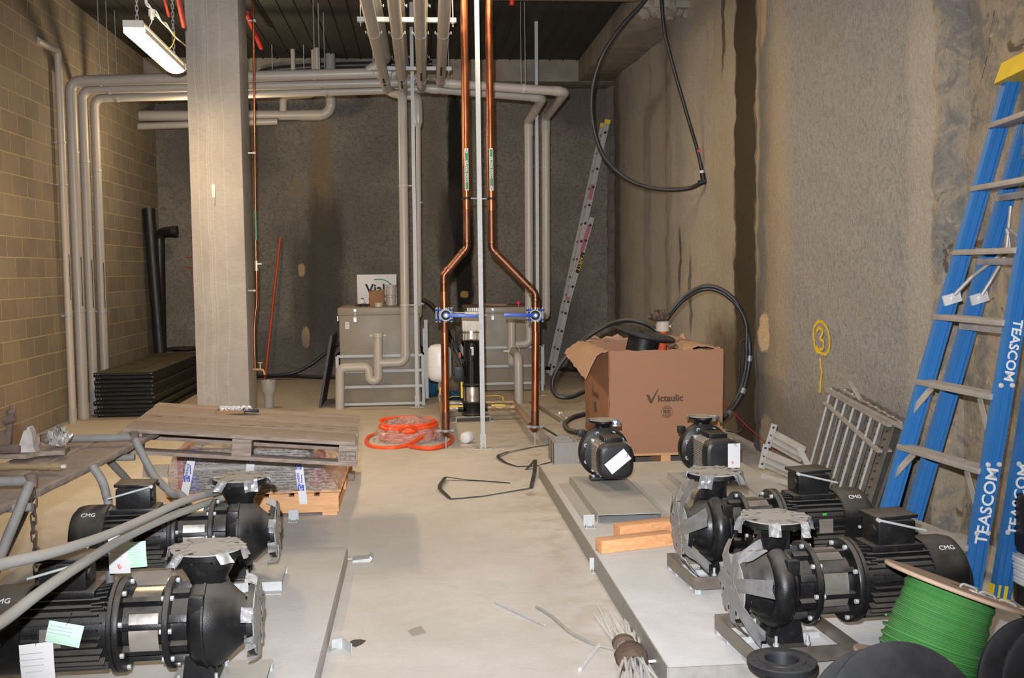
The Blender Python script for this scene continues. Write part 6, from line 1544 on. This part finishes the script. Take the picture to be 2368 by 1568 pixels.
q = PZ(340, 1110, 0); top(MB().hex8([PZ(329, 1105, 0), PZ(388, 1103, 0), PZ(388, 1103, 0) + V((0, .03, 0)), PZ(329, 1105, 0) + V((0, .03, 0))], [PZ(329, 1105, 0) + V((0, .04, .09)), PZ(388, 1103, 0) + V((0, .04, .09)), PZ(388, 1103, 0) + V((0, .07, .09)), PZ(329, 1105, 0) + V((0, .07, .09))]), 'steel_plate_offcut', M['galv_dusty'], 'grey steel plate offcut standing left of the wrapped package', 'offcut')
q = PZ(812, 1112, 0); top(MB().box(q + V((0, .05, .03)), (.05, .1, .06), None, .004), 'timber_block', M['wood_old'], 'small grey block on the floor at the right side of the fresh pallet', 'block')
# concrete block
q = PZ(1312, 1076, 0); bw = empty('concrete_block', q + V((0, .10, 0)), 'hollow grey concrete block at the far left corner of the right plinth', 'block', world=True)
mb = MB(); c = q + V((0, 0, .0)); x0, x1 = PZ(1281, 1076, 0).x, PZ(1340, 1076, 0).x; y0, y1 = max(q.y, 7.98), max(q.y, 7.98) + .36
for x in (x0 + .015, x1 - .015): mb.box((x, (y0 + y1) / 2, .095), (.03, y1 - y0, .19))
for y in (y0 + .02, (y0 + y1) / 2, y1 - .02): mb.box(((x0 + x1) / 2, y, .095), (x1 - x0, .03, .188))
part(mb, 'block_body', M['block'], bw)
# orange hose coil in film
q = PZ(945, 1022, 0); oc = empty('orange_hose_coil', q, 'coiled orange hose in torn clear film before the left copper riser', 'hose', world=True)
P = []
for i in range(170):
    a = i * .24; r_ = .30 - .028 * ((i // 27) % 2) + .006 * wob(i * .3, 1); P.append(q + V((math.cos(a) * r_ * .92, math.sin(a) * r_ * .7 + .12, .022 + .026 * (i / 27) + .01 * math.sin(a))))
part(MB().tube(P, .017, 10), 'coil', M['orange'], oc)
s = [(905, 1000, .13), (950, 1010, .10)]
L1 = [(1004, 985), (990, 1000), (960, 1020), (930, 1032), (895, 1036), (862, 1033), (848, 1024), (853, 1010), (880, 1001), (905, 999)]
zs = [.17, .14, .07, .03, .02, .02, .02, .02, .03, .06]
part(MB().tube(catmull([PZ(x, y + z * 8, z * .55) for (x, y), z in zip(L1, zs)], 6), .019, 12), 'loose_end', M['orange'], oc)
L2 = [(947, 1032), (985, 1037), (1015, 1034), (1040, 1024), (1046, 1014), (1038, 1006), (1022, 1003)]
part(MB().tube(catmull([PZ(x, y, .02) for x, y in L2], 6), .019, 12), 'loose_end', M['orange'], oc)
part(MB().tube(catmull([PZ(*p_) for p_ in ((925, 998, .16), (930, 990, .20), (945, 985, .22), (962, 992, .18), (955, 998, .15), (935, 1000, .14))], 6), .017, 10), 'loose_end', M['orange'], oc)
def ff(u, v):
    a = 2 * math.pi * u; r_ = (.36 - .25 * v ** 2) * (1 + .07 * wob(a * 2, 3) + .05 * wob(a * 5 + v * 6, 1)); 
    if u > .999: a = 0; r_ = (.36 - .25 * v ** 2) * (1 + .07 * wob(0, 3) + .05 * wob(v * 6, 1))
    return q + V((math.cos(a) * r_ * .95, math.sin(a) * r_ * .74 + .12, .005 + .24 * v * (1 + .15 * wob(a * 3 + v * 5, 4)) - .08 * max(0, v - .7)))
part(MB().grid(ff, 40, 10), 'clear_film', M['film'], oc, 'torn clear film')
q = PZ(1075, 1029, 0); c = V((q.x, q.y + .05, .055)); ax = V((.5, .86, .03))
wc = empty('plastic_pot', q, 'white round pot lying on its side between the copper risers', 'pot', world=True)
part(MB().lathe([(0, 0), (.040, 0), (.048, .006), (.052, .012), (.052, .075), (0, .075)], c, ax, 28), 'lid', M['paper'], wc)
part(MB().lathe([(0, .075), (.048, .075), (.048, .12), (0, .12)], c, ax, 28), 'pot_body', M['film'] if False else M['cream'], wc)
# strapping on the floor
def strap(pxs, w, lab, zs_=None, up=(0, 0, 1)):
    P = catmull([PZ(x, y, (zs_[i] if zs_ else .003)) for i, (x, y) in enumerate(pxs)], 1 if zs_ == 0 else 4)
    top(MB().ribbon(P, w, .0016, up=up), 'black_strap', M['black_plastic'], lab, 'strap', 'black strapping on the floor')
def poly_strap(pxs, w, lab):
    P = []
    for (x, y, z) in pxs: P.append(PZ(x, y, z))
    Q = []
    for a_, b_ in zip(P, P[1:]):
        for i in range(5): Q.append(a_.lerp(b_, i / 5))
    Q.append(P[-1]); top(MB().ribbon(Q, w, .0025, up=(.05, .35, .9)), 'black_strap', M['black_plastic'], lab, 'strap', 'black strapping on the floor')
poly_strap([(1180, 1117, .004), (1120, 1112, .004), (1082, 1110, .006), (1030, 1103, .025), (1017, 1122, .025), (1017, 1130, .02), (1042, 1154, .004), (1110, 1148, .004), (1170, 1138, .004), (1228, 1128, .006), (1236, 1092, .03), (1238, 1063, .06), (1217, 1086, .004)], .030, 'black plastic strap in an open angular loop on the floor of the aisle')
poly_strap([(1282, 1026, .004), (1230, 1034, .004), (1175, 1044, .012), (1153, 1052, .02), (1152, 1058, .02), (1170, 1070, .01), (1198, 1079, .004), (1240, 1077, .004), (1282, 1066, .004)], .030, 'black plastic strap looping out from under the concrete block')
poly_strap([(1212, 967, .004), (1250, 985, .004), (1295, 1012, .004), (1310, 1014, .02), (1335, 1008, .03)], .03, 'black plastic strap behind the right copper riser')
a, b = PZ(1228, 930, .01), PZ(1300, 975, .01); top(MB().bar(a, b, .05, .02), 'timber_batten', M['wood_old'], 'dirty thin batten on the floor behind the right copper riser', 'batten')
a, b = PZ(1295, 955, .02), PZ(1310, 968, .03); top(MB().cyl(a, b, .012, n=8).box(a, (.04, .06, .03)), 'tool_scrap', M['zinc'], 'small shiny tool on the end of the dirty batten', 'tool')
# rods
def rod(p0, p1, lab, m='galv', r=.006, mid=None, z=.007):
    P = [PZ(*p0, z)] + ([PZ(*q_, z) for q_ in mid] if mid else []) + [PZ(*p1, z)]
    top(MB().tube(catmull(P, 6) if mid else P, r, 8), 'threaded_rod', M[m], lab, 'rod', 'loose rods on the floor')
rod((1144, 1392), (1260, 1446), 'short threaded rod lying alone in the aisle')
rod((1240, 1403), (1448, 1513), 'long bent rod running under the taped bundle of rods', 'galv_dusty', .007, [(1275, 1425), (1318, 1462), (1370, 1488), (1415, 1500)])
rod((1386, 1490), (1341, 1548), 'short rod lying left of the taped rod bundle', 'zinc', .008)
rb = empty('rod_bundle', PZ(1480, 1530, 0), 'taped bundle of bright threaded rods beside the right plinth', 'rods', world=True)
tops = [(1384, 1400), (1374, 1420), (1408, 1410), (1412, 1414), (1418, 1440), (1446, 1433), (1452, 1437), (1450, 1460), (1456, 1482), (1470, 1450), (1466, 1432), (1475, 1440), (1430, 1440), (1440, 1470), (1418, 1455), (1462, 1465)]
knot = PZ(1462, 1525, .03)
for i, (x, y) in enumerate(tops):
    a = PZ(x, y, .008 + .006 * (i % 4)); kx = knot + V(((i % 4 - 1.5) * .022, .0, .012 * (i // 4) - .012)); d = (kx - a).normalized(); b = kx + d * (.55 + .05 * wob(i, 2)); b.z = max(.008, b.z) if b.z > .008 else .010 + .004 * (i % 4)
    part(MB().tube([a, kx, b], .0062, 8, bend=.3), 'rod', M['zinc'], rb)
d = (knot - PZ(1420, 1440, .03)).normalized()
mb = MB().lathe([(.045, -.07), (.062, -.05), (.066, 0), (.06, .05), (.045, .08)], knot + V((0, 0, .012)), d, 18)
for v in mb.bm.verts: v.co += V((.006 * wob(v.co.x * 50, 1), .006 * wob(v.co.y * 50, 2), .006 * wob(v.co.z * 70, 3))); v.co.z = max(.002, v.co.z * .85)
part(mb, 'tape_wrap', M['cloth'], rb, 'brown tape wrapping')
mb = MB().lathe([(.036, -.03), (.05, -.02), (.05, .02), (.036, .03)], knot + d * -.19 + V((0, 0, .0)), d, 16)
for v in mb.bm.verts: v.co.z = max(.002, v.co.z * .8)
part(mb, 'tape_wrap', M['cloth'], rb, 'brown tape wrapping')
a, b = PZ(1500, 1530, .05), PZ(1548, 1526, .06); part(MB().tube([a, b], .006, 8), 'cross_rod', M['zinc'], rb)
# reels at the bottom right
gU, gL = PY(2208, 1362, 3.50), PY(2136, 1556, 3.50); ax = (gU - gL).normalized(); ax = (ax + V((0, .06, 0))).normalized(); Lr = (gU - gL).length
gr = empty('cable_reel', gL + V((0, 0, -.1)), 'reel of green cable with chipboard flanges tilted at the bottom right', 'reel', world=True)
for c, nm in ((gU, 'upper_flange'), (gL - ax * .015, 'lower_flange')):
    part(MB().lathe([(.02, 0), (.248, 0), (.252, .004), (.252, .011), (.248, .015), (.02, .015)], c, ax, 48), nm, M['ply'], gr)
prof = [(0, 0)]
for i in range(46):
    z = Lr * (i + .5) / 46; rr = .150 + .022 * (1 - i / 46) + .004 * wob(i, 1)
    prof += [(rr, z - .0028), (rr + .0038, z), (rr, z + .0028)]
prof.append((0, Lr)); part(MB().lathe(prof, gL, ax, 48), 'cable_winding', M['green_cable'], gr)
P = []
for i in range(60):
    a = i * .35; z = Lr * (.15 + .3 * i / 60); x_ = ax.orthogonal().normalized(); y_ = ax.cross(x_); P.append(gL + ax * z + (x_ * math.cos(a) + y_ * math.sin(a)) * (.178 + .004 * wob(i, 3)))
part(MB().tube(P, .0042, 6), 'loose_turns', M['green_cable'], gr)
# chain over its top
ch = empty('galvanised_chain', gU + V((.05, 0, .02)), 'galvanised chain draped across the top of the green cable reel', 'chain', world=True)
CP = catmull([gU + ax * .024 + V(o) for o in ((-.02, -.05, .0), (.05, -.06, -.03), (.12, -.07, -.06), (.18, -.10, -.085), (.225, -.14, -.12), (.245, -.17, -.19), (.25, -.18, -.26))], 4)
acc = 0; k = 0; step = .036; last = CP[0]
segs = []
for a_, b_ in zip(CP, CP[1:]):
    dd = (b_ - a_).length; t_ = 0
    while acc + (dd - t_) >= step:
        t_ += step - acc; acc = 0; segs.append((a_.lerp(b_, t_ / dd), (b_ - a_).normalized()))
    acc += dd - t_
for i, (c_, d_) in enumerate(segs):
    sd = d_.cross(V((0, 0, 1))).normalized() if i % 2 else d_.cross(d_.cross(V((0, 0, 1)))).normalized(); mb = MB(); link(mb, c_ + V((0, -.0, .006)), d_, sd, .030, .013, .0045); part(mb, 'chain_link', M['galv'], ch)
# black reels
def breel(lab, c, ax, r, wd):
    t = empty('empty_reel', V((c.x, c.y, max(0, c.z - r))), lab, 'reel', 'black plastic reels', world=True); ax = V(ax).normalized()
    for s, nm in ((0, 'front_flange'), (wd, 'rear_flange')):
        part(MB().lathe([(.04, -.002), (r * .5, -.004), (r - .012, 0), (r, .006), (r, .016), (r - .01, .022), (.04, .016)], c + ax * s, ax, 56), nm, M['reel_black'], t)
    part(MB().lathe([(0, .012), (r * .45, .012), (r * .45, wd), (0, wd)], c, ax, 32), 'drum', M['black_plastic'], t)
c = PY(2108, 1690, 3.05)
breel('black reel lying at the bottom right in front of the green cable reel', c, (-.05, .85, -.45), .275, .16)
c = PY(2460, 1600, 3.15); breel('black reel cut off by the right bottom corner of the picture', c, (-.1, .95, -.2), .225, .12)
# pipe flange
q = PZ(1808, 1541, .20); fl = empty('pipe_flange', V((q.x, q.y, 0)), 'black plastic pipe flange standing before the near edge of the right plinth', 'flange', world=True)
part(MB().lathe([(.056, -q.z), (.064, -q.z), (.064, 0), (.118, 0), (.122, .004), (.122, .022), (.118, .026), (.085, .026), (.083, .030), (.062, .030), (.056, .02), (.056, -q.z)], q, (0, 0, 1), 48), 'flange_ring', M['reel_black'], fl)
mb = MB()
for i in range(8):
    a = i * math.pi / 4; disc(mb, q + V((math.cos(a) * .102, math.sin(a) * .102, .0262)), (0, 0, 1), .009, .0006, 12)
each(mb, 'bolt_hole', M['ink'], fl)
# white cable reel with black top, beyond the ladder foot
q = PZ(2440, 1420, 0); q = V((3.045, 4.6, 0)); 
wr_ = empty('white_cable_coil', q, 'white cable coil under a black drum at the right edge', 'cable coil', world=True)
prof = [(0, .10)]
for i in range(9): prof += [(.226 + .004 * (i % 2), .10 + .016 * i), (.232, .10 + .016 * i + .008)]
prof.append((0, .25)); part(MB().lathe(prof, q, (0, 0, 1), 44), 'cable_layers', M['paper'], wr_)
part(MB().lathe([(0, 0), (.215, 0), (.215, .10), (0, .10)], q, (0, 0, 1), 40), 'black_base', M['black_plastic'], wr_)
part(MB().lathe([(0, .25), (.215, .25), (.22, .28), (.22, .49), (.21, .52), (0, .525)], q, (0, 0, 1), 40), 'black_drum', M['black_plastic'], wr_)

# ------------------------------------------------------------------ lit batten lamp hanging on chains
YA = 8.0
e0, e1 = PY(291, 62, YA), PY(326, 52, YA)
n0 = PY(308, 62, 8.0); f0 = PY(412, 168, 9.6); n0.z = f0.z = (n0.z + f0.z) / 2
dz = (f0 - n0).normalized()
sxv = dz.cross(V((0, 0, 1))).normalized()
bl_ = empty('batten_lamp', n0.lerp(f0, .5), 'lit fluorescent batten lamp hanging on chains in front of the column', 'lamp', world=True)
part(MB().bar(n0 + V((0, 0, .035)), f0 + V((0, 0, .035)), .138, .05, bev=.004), 'housing', M['cream'], bl_)
for s in (-1, 1): part(MB().bar(n0.lerp(f0, .02) + sxv * s * .079 + V((0, 0, -.002)), n0.lerp(f0, .95) + sxv * s * .079 + V((0, 0, -.002)), .004, .036), 'added_side_baffle', M['cream'], bl_)  # added strips that hold the lamp's side light off the block wall
for e, s in ((n0, -1), (f0, 1)): part(MB().bar(e - dz * .012 + V((0, 0, .036)), e + dz * .012 + V((0, 0, .036)), .144, .052), 'end_cap', M['cream'], bl_)
def df(u, v):
    a = math.pi * v; return n0.lerp(f0, .03 + .91 * u) + sxv * (math.cos(a) * .076) + V((0, 0, .012 - .055 * math.sin(a) ** .6))  # stops short of the housing, whose added overhang cuts upward light
_db = MB().grid(df, 2, 14, .002)
for _e, _s in ((n0.lerp(f0, .029), -1), (n0.lerp(f0, .941), 1)): _db.prism([(math.cos(a) * .076, .012 - .055 * math.sin(a) ** .6) for a in [math.pi * i / 12 for i in range(13)]], _e, sxv, (0, 0, 1), .002)
part(_db, 'diffuser', M['tube_light'], bl_, 'glowing diffuser')
for e in (n0.lerp(f0, .08), n0.lerp(f0, .9)):
    c = e + V((0, 0, .06)); i = 0
    while c.z < 4.74 - .05 and i < 60:
        mb = MB(); link(mb, c + V((0, 0, .02)), (0, 0, 1), (1, 0, 0) if i % 2 else (0, 1, 0), .024, .010, .003); part(mb, 'chain_link', M['galv'], bl_); c = c + V((0, 0, .034)); i += 1
q = PY(351, 30, 8.3); jb = top(MB().cyl(q + V((0, 0, -.025)), q + V((0, 0, .025)), .026, n=18).cyl(q + V((0, 0, -.05)), q + V((0, 0, -.02)), .015, n=12), 'junction_socket', M['paper'], 'white socket on the cable above the batten lamp', 'socket')
P = catmull([PY(335, -30, 8.2), PY(337, 8, 8.25), q + V((0, 0, .03)), PY(372, 48, 8.5), PY(392, 68, 8.7), PY(405, 85, 9.0), PY(426, 103, 10.0), PY(440, 118, 11.3)], 6)
part(MB().tube(P, .007, 8).tube([p_ + V((.012, 0, .012 * math.sin(i))) for i, p_ in enumerate(P[:24])], .005, 8), 'cable', M['paper'], jb)
part(MB().tube(catmull([PY(403, 72, 8.9), PY(404, 90, 8.9), PY(398, 105, 8.9), PY(392, 112, 8.9)], 4), .004, 6), 'yellow_tie', M['yellow'], jb)
part(MB().tube(catmull([q + V((0, 0, -.05)), PY(350, 52, 8.3), PY(345, 62, 8.3), PY(348, 70, 8.3)], 4), .004, 6), 'lamp_lead', M['paper'], jb)
q = PY(494, 440, 10.49); hk = top(MB().prism([(-.012, .0), (.012, 0), (.018, .06), (.018, .11), (.01, .13), (-.01, .13), (-.018, .11), (-.018, .06)], q + V((0, -.012, -.07)), (1, 0, 0), (0, 0, 1), -.012), 'plastic_tag', M['paper'], 'small white plastic peg fixed on the column face', 'peg')
part(MB().box(q + V((.004, -.008, -.10)), (.012, .010, .06)), 'stem', M['alu'], hk)
a, b = PZ(1190, -25, 4.45), PZ(1180, 8, 4.45); top(MB().cyl(PY(1183, 12, 10.6), PY(1186, -30, 10.6), .025, n=14), 'red_stub', M['red'], 'red pipe stub at the ceiling beam above the right copper riser', 'pipe')
